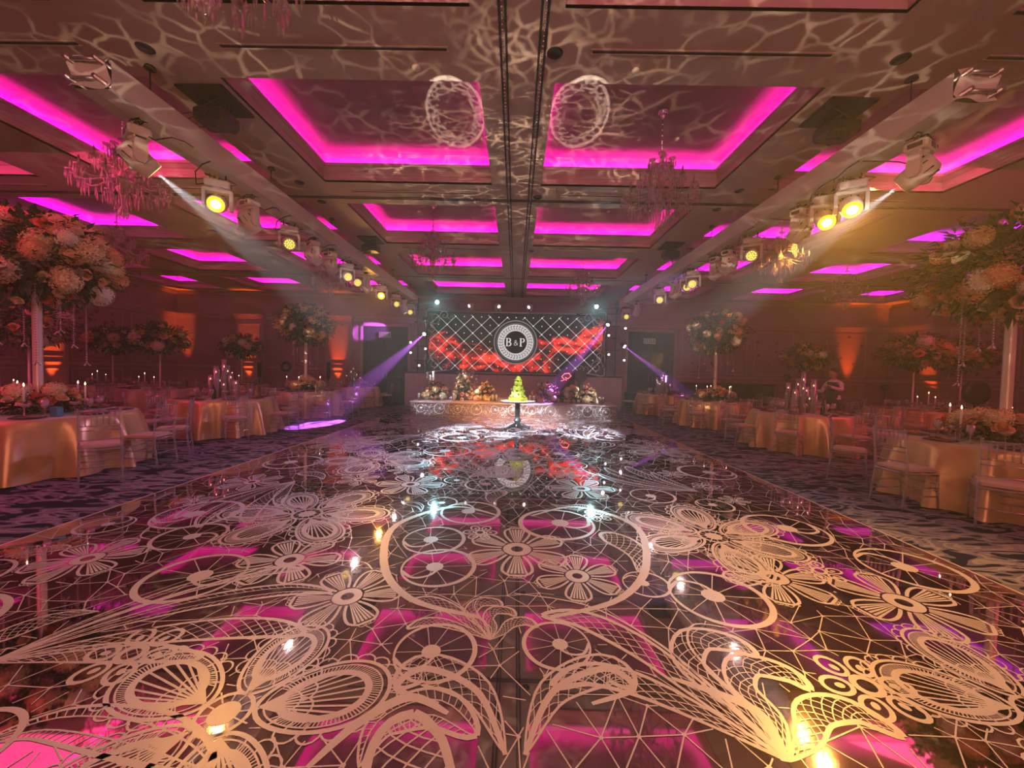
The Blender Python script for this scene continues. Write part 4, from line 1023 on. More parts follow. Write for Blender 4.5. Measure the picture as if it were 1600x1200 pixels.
def plume(L, cx, cy, r, rot=0, mir=1):        # fan of curling net petals from one root
    L.set(cx, cy, r, rot, mir)
    for ctrl, wd, fl in (([(0, 0), (-.10, .35), (-.28, .72), (-.12, 1.02), (.18, 1.0), (.30, .86)], .13, 'net'),
                         ([(0, 0), (.10, .28), (.02, .55), (.16, .76), (.42, .70), (.50, .55)], .11, 'net'),
                         ([(0, 0), (.22, .16), (.40, .36), (.66, .40), (.84, .22)], .11, 'net'),
                         ([(0, 0), (-.28, .42), (-.62, .88), (-1.05, 1.20), (-1.42, 1.22)], .13, 'net'),
                         ([(0, 0), (-.34, .26), (-.76, .50), (-1.1, .56), (-1.36, .42)], .11, 'net')):
        leafnet(L, crv(ctrl, 22), wd, .060, 13, fl)
    for ctrl in ([(0, 0), (-.2, .5), (-.5, 1.0), (-1.0, 1.42), (-1.7, 1.55)], [(0, 0), (.0, .3), (-.12, .6), (-.2, .95), (-.05, 1.22), (.22, 1.2)]):
        p = crv(ctrl, 20); L.rib(p, [.035*(1-.6*i/20) for i in range(21)])
def spray(L, cx, cy, r, rot=0, mir=1):        # long palm-like leaves
    L.set(cx, cy, r, rot, mir)
    for ctrl, wd, fl, bw in (([(0, 0), (.6, .18), (1.3, .30), (1.9, .30), (2.3, .20)], .14, 'net', .055), ([(0, 0), (.5, .05), (1.0, .05), (1.6, -.05)], .11, 'net', .045),
                             ([(0, 0), (.5, .42), (1.1, .75), (1.8, .92), (2.3, .85)], .12, 'hatch', .05), ([(0, 0), (.3, .5), (.75, 1.0), (1.3, 1.3), (1.8, 1.35)], .11, 'hatch', .05)):
        leafnet(L, crv(ctrl, 24), wd, bw, 18, fl)
    p = crv([(0, 0), (.4, .55), (1.0, 1.12), (1.8, 1.5), (2.4, 1.5), (2.6, 1.3)], 24); L.rib(p, [.05*(1-.7*i/24) for i in range(25)])
def fl(px, py): p = onz(px, py, DZ); return p.x, p.y
L = Lace()
CXM = -.10
# near field, read off the photograph
for (px, py, r, ro) in ((543, 932, .33, .2), (453, 875, .36, .1), (137, 873, .34, .5), (902, 900, .31, .4), (1208, 902, .36, .1), (1412, 942, .38, .3)):
    x, y = fl(px, py); daisy(L, x, y, r, ro)
x, y = fl(808, 858); daisy(L, x, y, .42, .52)
for (px, py, r) in ((205, 1022, .22), (1355, 1072, .22), (1280, 892, .17), (750, 832, .16)):
    x, y = fl(px, py); loopflower(L, x, y, r)
for (px, py, r, ro, mi) in ((305, 900, .31, .2, 1), (685, 885, .27, .3, -1), (678, 843, .26, .2, -1), (680, 1017, .21, .3, -1), (1122, 932, .31, 2.9, 1), (870, 1007, .18, .1, 1), (1422, 888, .33, 2.6, 1), (870, 818, .36, .4, 1), (735, 800, .30, 2.5, 1), (865, 888-24, .20, 2, 1)):
    x, y = fl(px, py)
    if not L.inside(x, y): wheel(L, x, y, r, ro, mir=mi)
x, y = fl(350, 1115); poppy(L, x, y, .62, .2, seed=2)
x, y = fl(480, 803); poppy(L, x, y, .80, .1, 6, seed=3)
x, y = fl(1640, 1120); poppy(L, x, y, .62, .35, seed=4)
x, y = fl(1115, 838); poppy(L, x, y, .75, .4, 6, seed=5)
x, y = fl(1232, 1190); plume(L, x, y, .66, -.05)
x, y = fl(-15, 1035); spray(L, x, y, .62, .10)
x, y = fl(765, 1000); plume(L, x, y, .34, .15, 1)
# big curls around the centre line
L.set()
for m in (-1, 1):
    c = [fl(805+m*55, 965), fl(805+m*165, 935), fl(805+m*205, 880), fl(805+m*185, 820), fl(805+m*95, 792), fl(805+m*25, 806)]
    L.rib(crv(c, 30), [.028+.035*math.sin(PI*i/30) for i in range(31)])
    c = [fl(805+m*15, 1180), fl(805+m*60, 1080), fl(805+m*140, 1045), fl(805+m*185, 1075), fl(805+m*120, 1100)]
    L.rib(crv(c, 26), [.018+.022*math.sin(PI*i/26) for i in range(27)]); q = crv([c[0], c[1], c[2], c[3]], 18); leafnet(L, q, .10, .03, 12, 'net')
q = crv([fl(-40, 1165), fl(90, 1130), fl(230, 1150), fl(330, 1200)], 20); leafnet(L, q, .10, .035, 16, 'hatch')
for c in ([fl(1050, 1060), fl(1180, 1110), fl(1225, 1190)], [fl(480, 1200), fl(560, 1130), fl(640, 1090), fl(700, 1115)]):
    L.rib(crv(c, 20), [.02+.03*math.sin(PI*i/20) for i in range(21)])
x, y = fl(600, 1190); leafnet(L, crv([fl(560, 1200), fl(600, 1130), fl(680, 1105), fl(745, 1150)], 20), .10, .03, 12, 'hatch')
# edges of the near field
for (px, py, r) in ((60, 960, .0),): pass
for side in (-1, 1):
    L.set()
# middle and far field: mirrored families of the same motifs
far = random.Random(11)
def clear(x, y, r): 
    return all((x-c[0])**2+(y-c[1])**2 > (r+c[2])**2*.82 for c in L.circ) and not L.inside(x, y) and not any(L.inside(x+r*.75*math.cos(k), y+r*.75*math.sin(k)) for k in range(0, 7))
for (x0, yy, kind, r, ro) in ((0.0, 5.3, 'plume', .9, .2), (0.0, 8.6, 'plume', 1.0, .3), (2.6, 4.9, 'spray', .60, 1.9), (2.0, 6.2, 'poppy', .85, .3), (1.1, 4.9, 'daisy', .42, 0), (3.1, 7.6, 'poppy', .75, 0), (1.9, 8.6, 'spray', .7, 1.2), (1.0, 7.0, 'wheel', .42, 0),
                              (0.0, 6.9, 'daisy', .5, 0), (1.5, 10.2, 'poppy', .85, 0), (3.2, 9.9, 'poppy', .7, .3), (.9, 11.6, 'wheel', .45, 0), (2.5, 11.5, 'plume', .7, 0), (3.2, 5.9, 'wheel', .4, 0), (.0, 10.4, 'daisy', .5, 0), (2.9, 3.75, 'wheel', .36, .4), (3.3, 2.4, 'daisy', .0, 0)):
    if r <= 0: continue
    for m in ((-1, 1) if (x0 > .3 or kind == 'plume') else (1,)):
        x = CXM-.12+m*x0
        if kind == 'plume': plume(L, x+(.12*m if x0 < .3 else 0), yy, r*.62, ro*m, -m)
        elif kind == 'spray': spray(L, x, yy, r, ro if m > 0 else ro, m)
        elif kind == 'poppy':
            if clear(x, yy, r*.5): poppy(L, x, yy, r, ro, 5 if far.random() < .5 else 6, m, far.randint(0, 99))
        elif kind == 'daisy': daisy(L, x, yy, r, ro)
        elif kind == 'wheel': wheel(L, x, yy, r, ro, mir=m)
for k in range(900):
    x = far.uniform(DX0+.25, DX1-.25); yy = far.uniform(.9, DY1-.2); r = far.choice([.16, .2, .26, .34, .42])
    if x-r < DX0 or x+r > DX1: continue
    if clear(x, yy, r):
        t_ = far.random()
        if t_ < .3: daisy(L, x, yy, r, far.uniform(0, 1))
        elif t_ < .62: wheel(L, x, yy, r, far.uniform(0, 6), mir=far.choice((-1, 1)))
        elif t_ < .75: loopflower(L, x, yy, min(r, .22), far.uniform(0, 1))
        else:
            a = far.uniform(0, 6.28); L.set(x, yy, r*1.0, a, far.choice((-1, 1))); leafnet(L, crv([(-1, 0), (-.3, .25), (.3, .2), (.8, -.1), (1, -.35)], 18), .36, .13, 11, far.choice(['net', 'net', 'hatch']))
L.web(DX0+.02, DX1-.02, .6, 6.2, .185, .0058, random.Random(2))
L.web(DX0+.02, DX1-.02, 6.2, DY1-.02, .24, .009, random.Random(3))
def clipv(v): return (min(max(v[0], DX0+.005), DX1-.005)-OX, min(max(v[1], DY0), DY1-.01))
me = bpy.data.meshes.new('lace_print'); me.from_pydata([(*clipv(v), DZ+.0008+q) for v, q in zip(L.v, L.z)], [], L.f); me.materials.append(M_lace); me.update()
link('lace_print', me, df, 'stuff')
print('LACE faces', len(L.f))
# lace on the stage front: same motifs standing upright
S = Lace(); rg = random.Random(4)
for k in range(11):
    x = -W+.35+k*(2*W-.7)/10; wheel(S, x, .22, .17 if k % 2 else .13, rg.uniform(0, 6), 8)
for k in range(10):
    x = -W+.68+k*(2*W-.7)/10; S.set(x, .05, .30, rg.uniform(-.3, .3)+PI/2, rg.choice((-1, 1))); leafnet(S, crv([(0, 0), (.5, .2), (1.0, .1), (1.1, -.2)], 14), .22, .07, 8, 'net')
S.web(-W, W, 0.01, SZ-.05, .16, .009, rg)
me = bpy.data.meshes.new('lace_front'); me.from_pydata([(min(max(v[0], -W), W), -.0035-q*2, min(max(v[1], .004), SZ-.05)) for v, q in zip(S.v, S.z)], [], [tuple(reversed(f)) for f in S.f]); me.materials.append(M_lace); me.update()
link('lace_front', me, STAGE, 'stuff')
# ------------------------------------------------------------------ flowers
def rose_mesh(name, m, r=.06, seed=0):
    b = MB(); rr = random.Random(seed)
    for k in range(15):
        a = k*2.39996; lay = k/15; R0 = r*(.18+.82*lay); hgt = r*(1.0-.55*lay); tilt = .15+1.0*lay; wd = r*(.35+.5*lay)
        rows_ = []
        for i in range(4):
            u = i/3; row = []
            for j in range(4):
                v = j/3*2-1; rad = R0*(.15+.85*u**.8)*(1+.10*lay*u*u)-abs(v)*.12*r; z = -r*.4+hgt*u*1.35-(.28*r*lay*u**3)
                t_ = v*wd*(.5+.6*math.sin(PI*min(u*.8+.1, 1)))
                row.append((rad*math.cos(a)-t_*math.sin(a), rad*math.sin(a)+t_*math.cos(a), z-.15*r*v*v*u))
            rows_.append(row)
        b.sheet(rows_, 0, True)
    return b.mesh(name, m)
def hydra_mesh(name, m, r=.09, seed=0):
    b = MB(); rr = random.Random(seed); b.ball((0, 0, 0), r*.80, 10, 6, 0, .85); n = 58
    for k in range(n):
        z = 1-2*(k+.5)/n; q = math.sqrt(1-z*z); a = k*2.39996; nrm = Vector((q*math.cos(a), q*math.sin(a), z*.85)); 
        c = nrm*r*rr.uniform(.88, 1.05); M_ = nrm.normalized().to_track_quat('Z', 'Y').to_matrix().to_4x4(); T = Tr(*c) @ M_ @ Rz(rr.uniform(0, 3))
        s = r*.24
        for i in range(4):
            b.add([(0, 0, 0), (s, -s*.5, s*.25), (s*1.25, 0, s*.1), (s, s*.5, s*.25)], [(0, 1, 2, 3)], 0, False, T @ Rz(i*PI/2))
    return b.mesh(name, m)
ROSES = [rose_mesh('rose', m, .075, i) for i, m in enumerate(BLOOM)]
HYDS = [hydra_mesh('hydrangea', BLOOM[0], .125, 1), hydra_mesh('hydrangea', BLOOM[3], .115, 2), hydra_mesh('hydrangea', BLOOM[1], .12, 3)]
def foliage(rx, rz, n, seed, leaf=.10, stems=10, flat=.0):
    b = MB(); rr = random.Random(seed)
    for k in range(n):
        z = rr.uniform(-1, 1); a = rr.uniform(0, 2*PI); q = math.sqrt(1-z*z); f_ = rr.uniform(.45, 1.08)
        p = Vector((q*math.cos(a)*rx*f_, q*math.sin(a)*rx*f_, z*rz*f_)); d = p.normalized()+Vector((rr.uniform(-.6, .6), rr.uniform(-.6, .6), rr.uniform(-.6, .3)))
        M_ = Tr(*p) @ d.to_track_quat('X', 'Z').to_matrix().to_4x4(); l = leaf*rr.uniform(.6, 1.4); w_ = l*.24
        b.add([(0, 0, 0), (l*.4, w_, l*.06), (l, 0, -l*.12), (l*.4, -w_, l*.06)], [(0, 1, 2), (0, 2, 3)], rr.choice((0, 0, 1)), False, M_)
    for k in range(stems):
        z = rr.uniform(-.6, 1); a = rr.uniform(0, 2*PI); q = math.sqrt(1-z*z); p1 = Vector((q*math.cos(a)*rx*1.35, q*math.sin(a)*rx*1.35, z*rz*1.25)); p0 = p1*.3; pm = (p0+p1)/2+Vector((0, 0, .12))
        pts = [p0, pm, p1]; b.tube(pts, [.006, .004, .002], 4)
        for i in range(9):
            u = .35+.65*i/8; c = p0*(1-u)**2+pm*2*u*(1-u)+p1*u*u; d = Vector((rr.uniform(-1, 1), rr.uniform(-1, 1), rr.uniform(-.5, .8)))
            M_ = Tr(*c) @ d.to_track_quat('X', 'Z').to_matrix().to_4x4(); l = leaf*.8; w_ = l*.2
            b.add([(0, 0, 0), (l*.4, w_, 0), (l, 0, -l*.1), (l*.4, -w_, 0)], [(0, 1, 2), (0, 2, 3)], 0, False, M_)
    return b.mesh('foliage', [M_leaf, M_leaf2])
def lift(me):
    for v in me.vertices: v.co.z = max(v.co.z, -.105)
    return me
FOL = [foliage(.80, .62, 2200, 1, .13, 26), foliage(.78, .60, 2200, 2, .13, 22), foliage(.55, .34, 1100, 3, .11, 14), lift(foliage(.40, .14, 700, 4, .09, 6))]
def blooms(parent, n, rx, rz, seed, zc=0, hyd=.5, scale=1.0, coral=.12, top=-1.0):
    rr = random.Random(seed); pts = []; tries = 0
    while len(pts) < n and tries < n*30:
        tries += 1; z = rr.uniform(top, 1); a = rr.uniform(0, 2*PI); q = math.sqrt(max(0, 1-z*z)); f_ = rr.uniform(.86, 1.12)
        p = Vector((q*math.cos(a)*rx*f_, q*math.sin(a)*rx*f_, z*rz*f_))
        if all((p-o_).length > .125*scale for o_ in pts): pts.append(p)
    for p in pts:
        hy = rr.random() < hyd
        me = rr.choice(HYDS) if hy else ROSES[rr.choice([0, 1, 1, 3, 4, 4] + ([2]*3 if rr.random() < coral*3 else []))]
        o = link('bloom', me, parent); s = rr.uniform(.8, 1.2)*scale
        o.matrix_local = Tr(p.x, p.y, p.z+zc) @ Vector((p.x, p.y, p.z+.25*rx)).to_track_quat('Z', 'Y').to_matrix().to_4x4() @ Rz(rr.uniform(0, 6)) @ Matrix.Scale(s, 4)
polem = MB(); polem.lathe([(.14, 0), (.14, .012), (.055, .02), (.05, .06), (.05, 1.62), (.06, 1.65), (.09, 1.68), (.12, 1.69)], 18)
M_pole = mat('pole_pearl', (.82, .68, .52), .3, .3, noise=.1)
polemesh = polem.mesh('pole', M_pole)
M_strand = clearmat('bead_crystal', (.7, .6, .6), .6, .05, .5, (.9, .75, .7))
def strand(L_, seed):
    b = MB(); rr = random.Random(seed); z = 0
    b.tube([(0, 0, 0), (0, 0, -L_)], .0015, 4)
    while z < L_: b.ball((0, 0, -z), .012, 5, 3); z += .034
    for a in (0, 2.1, 4.2): b.tube([(0, 0, -L_), (.04*math.cos(a), .04*math.sin(a), -L_-.05)], [.006, .012], 5)
    return b.mesh('bead_strand', M_strand)
STR = [strand(.75, 1), strand(1.0, 2), strand(.55, 3)]
def tall_flowers(x, y, z, lab, seed, n=62, hyd=.5, sc=1.0, coral=.12):
    t = thing('tall_centrepiece', lab, 'flowers', (x, y, z), seed*.7, 'tall floral centrepieces'); t.scale = (sc,)*3
    link('pole', polemesh, t); f = link('foliage', FOL[seed % 2], t, 'stuff'); f.location = (0, 0, 2.12)
    blooms(t, n, .74, .60, seed, 2.12, hyd, 1.12, coral)
    rr = random.Random(seed)
    for k in range(9):
        a = 2*PI*k/9; r = rr.uniform(.30, .58); o = link('bead_strand', STR[k % 3], t); o.location = (r*math.cos(a), r*math.sin(a), 1.72)
def mid_flowers(x, y, z, lab, seed, sc=1.0, n=26):
    t = thing('flower_ball', lab, 'flowers', (x, y, z), seed, 'dark floral centrepieces on the outer tables'); t.scale = (sc,)*3
    b = MB(); b.lathe([(.12, 0), (.12, .012), (.02, .03), (.015, .95), (.06, .98), (.08, 1.0)], 12); b.obj('pole', M_pole, t)
    f = link('foliage', FOL[2], t, 'stuff'); f.location = (0, 0, 1.22); blooms(t, n, .48, .30, seed, 1.22, .25, 1.0, .05)
def low_flowers(x, y, z, lab, seed, n=38, sc=1.15):
    t = thing('low_flowers', lab, 'flowers', (x, y, z), seed, 'low flowers around the centrepiece poles'); t.scale = (sc,)*3
    f = link('foliage', FOL[3], t, 'stuff'); f.location = (0, 0, .12); 
    rr = random.Random(seed)
    for k in range(n):
        a = 2*PI*k/n+rr.uniform(-.1, .1); r = rr.uniform(.12, .46); o = link('bloom', ROSES[rr.choice((0, 1, 1, 2, 4, 4))] if rr.random() < .88 else HYDS[0], t); s = rr.uniform(.7, 1.1)
        o.matrix_local = Tr(r*math.cos(a), r*math.sin(a), .30-.38*r+rr.uniform(0, .06)) @ Rz(a) @ Ry(.5) @ Matrix.Scale(s, 4)
# candles
cm = MB(); cm.lathe([(.035, 0), (.035, .008), (.008, .02), (.007, .10), (.018, .12), (.016, .125), (.001, .12)], 12); holdm = cm.mesh('candle_holder', M_glass)
cm = MB(); cm.lathe([(.011, .12), (.011, .38), (.004, .39), (.001, .392)], 8); taperm = cm.mesh('taper', M_candle)
cm = MB(); cm.lathe([(.001, .395), (.008, .405), (.006, .42), (.001, .44)], 8, cap=False); flamem = cm.mesh('flame', M_flame)
def taper(x, y, z, lab, group, h=1.0): 
    t = thing('taper_candle', lab, 'candle', (x, y, z), 0, group); t.scale = (1, 1, h)
    c_ = link('taper', taperm, t); link('candle_holder', holdm, t); link('flame', flamem, c_)
HURR = {}
def hurricane(x, y, z, h, lab, group):
    if h not in HURR:
        g = MB(); g.lathe([(.001, .006), (.045, .006), (.048, .01), (.048, h), (.050, h), (.050, .0), (.001, 0)], 16)
        c = MB(); c.lathe([(.001, .008), (.030, .008), (.030, h*.78), (.02, h*.785), (.001, h*.78)], 12)
        f = MB(); f.lathe([(.001, h*.79), (.010, h*.79+.014), (.007, h*.79+.03), (.001, h*.79+.05)], 8, cap=False)
        HURR[h] = (g.mesh('glass_tube', M_glass), c.mesh('pillar_candle', mat('lit_wax', (.7, .5, .35), .5, noise=.1)), f.mesh('flame', M_flame))
    t = thing('hurricane_candle', lab, 'candle', (x, y, z), 0, group); g, c, f = HURR[h]
    link('glass_tube', g, t); k = link('pillar_candle', c, t); link('flame', f, k)
# tableware
g = MB(); g.lathe([(.034, 0), (.034, .003), (.005, .008), (.0035, .09), (.012, .105), (.036, .13), (.042, .165), (.036, .215), (.034, .215), (.040, .165), (.034, .132), (.001, .108)], 14); winem = g.mesh('wine_glass', M_glass)
g = MB(); g.lathe([(.032, 0), (.032, .003), (.004, .008), (.0035, .12), (.02, .13), (.055, .15), (.06, .175), (.057, .175), (.05, .155), (.001, .133)], 14); coupem = g.mesh('coupe_glass', M_glass)
g = MB(); g.lathe([(.001, .004), (.09, .004), (.10, .010), (.155, .016), (.158, .013), (.10, .0), (.001, 0)], 28); platem = g.mesh('charger_plate', M_plate)
g = MB(); g.bbox(-.05, .05, -.11, .11, .012, .022, .01); g.sheet([[(-.05+.1*j/4, -.11+.22*i/6, .024+.012*math.sin(i*1.1)+.006*math.sin(j*2)) for j in range(5)] for i in range(7)], 0); napm = g.mesh('napkin', M_napkin)
g = MB(); g.sheet([[(-.045+.09*j/3, -.08+.16*i/5, .036+.01*math.sin(i*.8)) for j in range(4)] for i in range(6)], 0); menm = g.mesh('menu_card', M_gold)
g = MB(); g.lathe([(.036, 0), (.038, .01), (.038, .19), (.014, .24), (.013, .30), (.015, .305), (.001, .306)], 14); botm = g.mesh('wine_bottle', mat('bottle_glass', (.01, .02, .012), .1, noise=.2))
M_teal = mat('teal_box', (.06, .25, .28), .5, noise=.2)

# ------------------------------------------------------------------ chair kit
def chair_kit():
    P = []
    def post(s): return [(s*.185, -.235, 0), (s*.182, -.205, .25), (s*.178, -.19, .45), (s*.178, -.20, .62), (s*.176, -.235, .90), (s*.176, -.24, .925)]
    for s in (-1, 1):
        b = MB(); pts = crv3(post(s), 14); b.tube(pts, [.0125+.0035*(1 if i % 4 == 2 else 0) for i in range(15)], 6); b.ball(pts[-1], .016, 6, 4); P.append(('leg', b.mesh('rear_leg', M_acryl), [], None))
        b = MB(); b.tube([(s*.195, .215, 0), (s*.195, .20, .2), (s*.195, .19, .22), (s*.195, .19, .43)], [.011, .013, .017, .013], 6); P.append(('leg', b.mesh('front_leg', M_acryl), [], None))
    b = MB(); 
    for a, c in (((-.195, .19, .42), (.195, .19, .42)), ((-.178, -.19, .42), (.178, -.19, .42)), ((-.195, .19, .42), (-.178, -.19, .42)), ((.195, .19, .42), (.178, -.19, .42))): b.tube([a, c], .016, 6)
    P.append(('seat_frame', b.mesh('seat_frame', M_acryl), [], None))
    b = MB(); b.bbox(-.195, .195, -.185, .205, .437, .482, .035); P.append(('cushion', b.mesh('cushion', M_cushion), [], None))
    b = MB(); b.tube([(-.176, -.236, .90), (.176, -.236, .90)], .0135, 6); P.append(('top_rail', b.mesh('top_rail', M_acryl), [], None))
    for z, y in ((.72, -.212), (.665, -.205), (.55, -.197)):
        b = MB(); b.tube([(-.176, y, z), (0, y-.012, z), (.176, y, z)], .009, 5); P.append(('cross_rail', b.mesh('cross_rail', M_acryl), [], None))
    sp = MB(); sp.tube([(0, -.220, .72), (0, -.226, .81), (0, -.236, .90)], [.008, .010, .008], 5); spm = sp.mesh('spindle', M_acryl)
    for k in range(6): P.append(('spindle', spm, [], Tr(-.125+.05*k, 0, 0)))
    for (a, c) in (((-.195, .205, .16), (-.185, -.21, .16)), ((-.195, .20, .26), (-.183, -.205, .26)), ((.195, .205, .16), (.185, -.21, .16)), ((.195, .20, .26), (.183, -.205, .26)), ((-.195, .20, .22), (.195, .20, .22)), ((-.195, .20, .30), (.195, .20, .30)), ((-.183, -.21, .22), (.183, -.21, .22))):
        b = MB(); b.tube([a, c], .009, 5); P.append(('stretcher', b.mesh('stretcher', M_acryl), [], None))
    return P
def crv3(ctrl, n):
    P = [ctrl[0]]+list(ctrl)+[ctrl[-1]]; out = []; m = len(ctrl)-1
    for i in range(n+1):
        u = i/n*m; k = min(int(u), m-1); t = u-k; p0, p1, p2, p3 = P[k], P[k+1], P[k+2], P[k+3]
        out.append(tuple(.5*(2*p1[d]+(-p0[d]+p2[d])*t+(2*p0[d]-5*p1[d]+4*p2[d]-p3[d])*t*t+(-p0[d]+3*p1[d]-3*p2[d]+p3[d])*t**3) for d in range(3)))
    return out
CHK = chair_kit()
TT = .76
def cloth_mesh(R_, seed, m):
    rr = random.Random(seed); n = 120; ph = [rr.uniform(0, 6.28) for _ in range(4)]; b = MB()
    def rad(a, t): # t 0 at top edge, 1 at floor
        f = .5+.5*math.sin(13*a+ph[0]+1.3*math.sin(2*a+ph[1]))
        g_ = math.sin(23*a+ph[2]+math.sin(3*a+ph[3]))
        return R_+.012+t**.7*(.01+.20*f**2.2+.035*g_)
    rings = []
    for r in (.05, .5, .9, .985): rings.append([(R_*r*math.cos(2*PI*i/n), R_*r*math.sin(2*PI*i/n), TT+.006+.0015*math.sin(i*.7*r)) for i in range(n+1)])
    for t in (0, .06, .15, .3, .45, .6, .75, .9, 1.0):
        rings.append([(rad(2*PI*i/n, t)*math.cos(2*PI*i/n), rad(2*PI*i/n, t)*math.sin(2*PI*i/n), (TT+.004)*(1-t)+.008*t+.012*t*math.sin(2*PI*i/n*11+ph[1])**2) for i in range(n+1)])
    b.sheet(rings, 0, True)
    return b.mesh('tablecloth', m)
tb = MB(); tb.lathe([(.001, TT-.03), (.88, TT-.03), (.89, TT-.015), (.88, TT), (.001, TT)], 40); tbm = tb.mesh('tabletop', mat('plywood', (.3, .2, .12), .6, noise=.3))
pd = MB(); pd.lathe([(.30, 0), (.30, .02), (.05, .05), (.04, .70), (.20, TT-.03)], 16); pdm = pd.mesh('pedestal', M_black)
ORD8 = ['dance-floor side', 'stage-and-dance-floor side', 'stage side', 'stage-and-wall side', 'wall side', 'camera-and-wall side', 'camera side', 'camera-and-dance-floor side']
def banquet(x, y, desc, short, seed, kind, chairs, R_=.92, cloth=None, seats=8, ware=True, sgn=1, coff=0.0):
    t = thing('round_table', 'round banquet table under its floor-length cloth, the '+desc, 'table', (x, y, 0), 0, 'round banquet tables')
    link('tabletop', tbm, t); link('pedestal', pdm, t); t.scale = (R_/.92*.99, R_/.92*.99, 1)
    c = link('tablecloth', cloth_mesh(R_, seed, cloth or M_cloth)); c.location = (x, y, 0); tag(c, '%s satin cloth draped over the %s' % ('pale champagne' if cloth else 'gold', desc), 'tablecloth', 'satin tablecloths')
    z = TT+.0085
    for k in chairs:     # k: angle index 0..7 from the aisle side
        a = k*PI/4
        ax, ay = (sgn*-1*-1, 0), 0
        dx, dy = math.cos(a)*(1 if sgn > 0 else -1), math.sin(a)
        rr = R_+.40+rnd.uniform(-.03, .06)+coff; ja = rnd.uniform(-.10, .10)
        place_kit(CHK, 'chiavari_chair', 'clear chiavari chair on %s of the %s' % (ORD8[k], desc), 'chair', (x+dx*rr, y+dy*rr, 0), math.atan2(-dy, -dx)-PI/2+ja, 'clear chiavari chairs')
    if not ware: return z
    for s in range(seats):
        a = (s+.5)*2*PI/seats if seats == 10 else s*2*PI/seats+.0; c_, s_ = math.cos(a), math.sin(a)
        side_ = ORD8[s % 8 if sgn > 0 else (4-s) % 8]
        def put(nm, me, r, da, lab, cat, rz=0, dz=0.0):
            aa = a+da/r; o = link(nm, me, loc=(x+r*math.cos(aa), y+r*math.sin(aa), z+dz), rot=(0, 0, a+rz)); tag(o, lab+', '+side_+', '+short, cat, nm.replace('_', ' ')+' settings on the '+short); return o
        put('charger_plate', platem, R_-.20, 0, 'dark charger plate', 'plate')
        put('napkin', napm, R_-.20, 0, 'folded rose napkin on plate', 'napkin', rnd.uniform(-.1, .1), .004)
        if s % 2 == 0 or kind == 'candles': put('menu_card', menm, R_-.20, .0, 'gold card resting on a napkin', 'card', .1, .006)
        put('wine_glass', winem, R_-.40, .12, 'stemmed wine glass', 'glass'); put('coupe_glass', coupem, R_-.43, -.05, 'wide stemmed glass', 'glass')
    return z
TABLES = []
L3 = ['nearest table left of dance floor', 'second table left of dance floor', 'third table left of dance floor', 'farthest table left of dance floor']
R3 = [q.replace('left', 'right') for q in L3]
def dressed(x, y, d, sh, seed, kind, chairs, **kw):
    z = banquet(x, y, d, sh, seed, kind, chairs, **kw); TABLES.append((x, y))
    if kind == 'tall':
        low_flowers(x, y, z, 'low ring of roses and leaves on the '+d, seed)
        for k in range(5):
            a = k*2*PI/5+.6+seed; taper(x+.50*math.cos(a), y+.50*math.sin(a), z, 'lit taper candle, %s of flowers, %s' % (ORD8[round(((k*2*PI/5+.6+seed) % (2*PI))/(PI/4)) % 8 if x < 0 else (4-round(((k*2*PI/5+.6+seed) % (2*PI))/(PI/4))) % 8], sh), 'taper candles on the '+sh)
    elif kind == 'candles':
        for k, (r, a, h) in enumerate(((.0, 0, .85), (.12, .4, .55), (.13, 1.7, .72), (.12, 2.9, .45), (.13, 4.1, .62), (.12, 5.3, .35), (.25, 1.0, .3), (.25, 3.5, .5), (.26, 4.8, .7), (.27, 2.2, .62), (.26, 0, .4))):
            hurricane(x+r*math.cos(a), y+r*math.sin(a), z, h, 'glass tube candle, %s in the cluster on %s' % (('the tallest, central', 'medium, dance-floor edge' , 'second tallest', 'medium, wall side', 'tall, camera side', 'short, camera side', 'shortest', 'medium, outer wall edge', 'tall, outer camera edge', 'tall, outer stage edge', 'low, outermost')[k], sh), 'glass tube candles on the '+sh)
        b_ = link('wine_bottle', botm, loc=(x+.10, y-.42, z)); tag(b_, 'dark wine bottle on the '+d, 'bottle', 'wine bottles')
    elif kind == 'outer':
        for k in range(3): taper(x-.25+.22*k, y-.33-.05*(k % 2), z, 'lit taper candle, %s of three, %s' % (('left', 'middle', 'right')[k], sh), 'taper candles on the '+sh, .8+.25*(k == 1))
ALL = list(range(8))
dressed(-6.66, 5.30, L3[0], 'nearest left table', 1, 'tall', [], R_=1.0, seats=8)
def chair_at(x, y, tx, ty, lab): place_kit(CHK, 'chiavari_chair', lab, 'chair', (x, y, 0), math.atan2(ty-y, tx-x)-PI/2, 'clear chiavari chairs')
chair_at(-5.22, 4.78, -6.1, 5.6, 'clear chiavari chair nearest the camera at the nearest table left of dance floor')
chair_at(-5.28, 5.50, -7.2, 5.30, 'clear chiavari chair at the nearest left table, facing wall, beside dance floor')
chair_at(-5.50, 6.12, -6.9, 5.2, 'clear chiavari chair on stage side of the nearest left table, behind two others')
chair_at(-6.6, 6.75, -6.7, 5.3, 'clear chiavari chair on the stage side of the nearest left table')
chair_at(-7.8, 6.3, -6.7, 5.3, 'clear chiavari chair on the far wall corner of the nearest left table')
dressed(-6.45, 8.45, L3[1], 'second left table', 2, 'candles', ALL)
dressed(-6.45, 11.75, L3[2], 'third left table', 3, 'tall', ALL, cloth=M_clothpale)
dressed(-6.35, 15.0, L3[3], 'farthest left table', 4, 'candles', [0, 1, 5, 6, 7, 4], cloth=M_clothpale)
dressed(5.98, 4.72, R3[0], 'nearest right table', 5, 'tall', [], R_=.96)
chair_at(4.70, 4.62, 6.0, 4.75, 'clear chiavari chair at the nearest right table, side-on beside the dance floor')
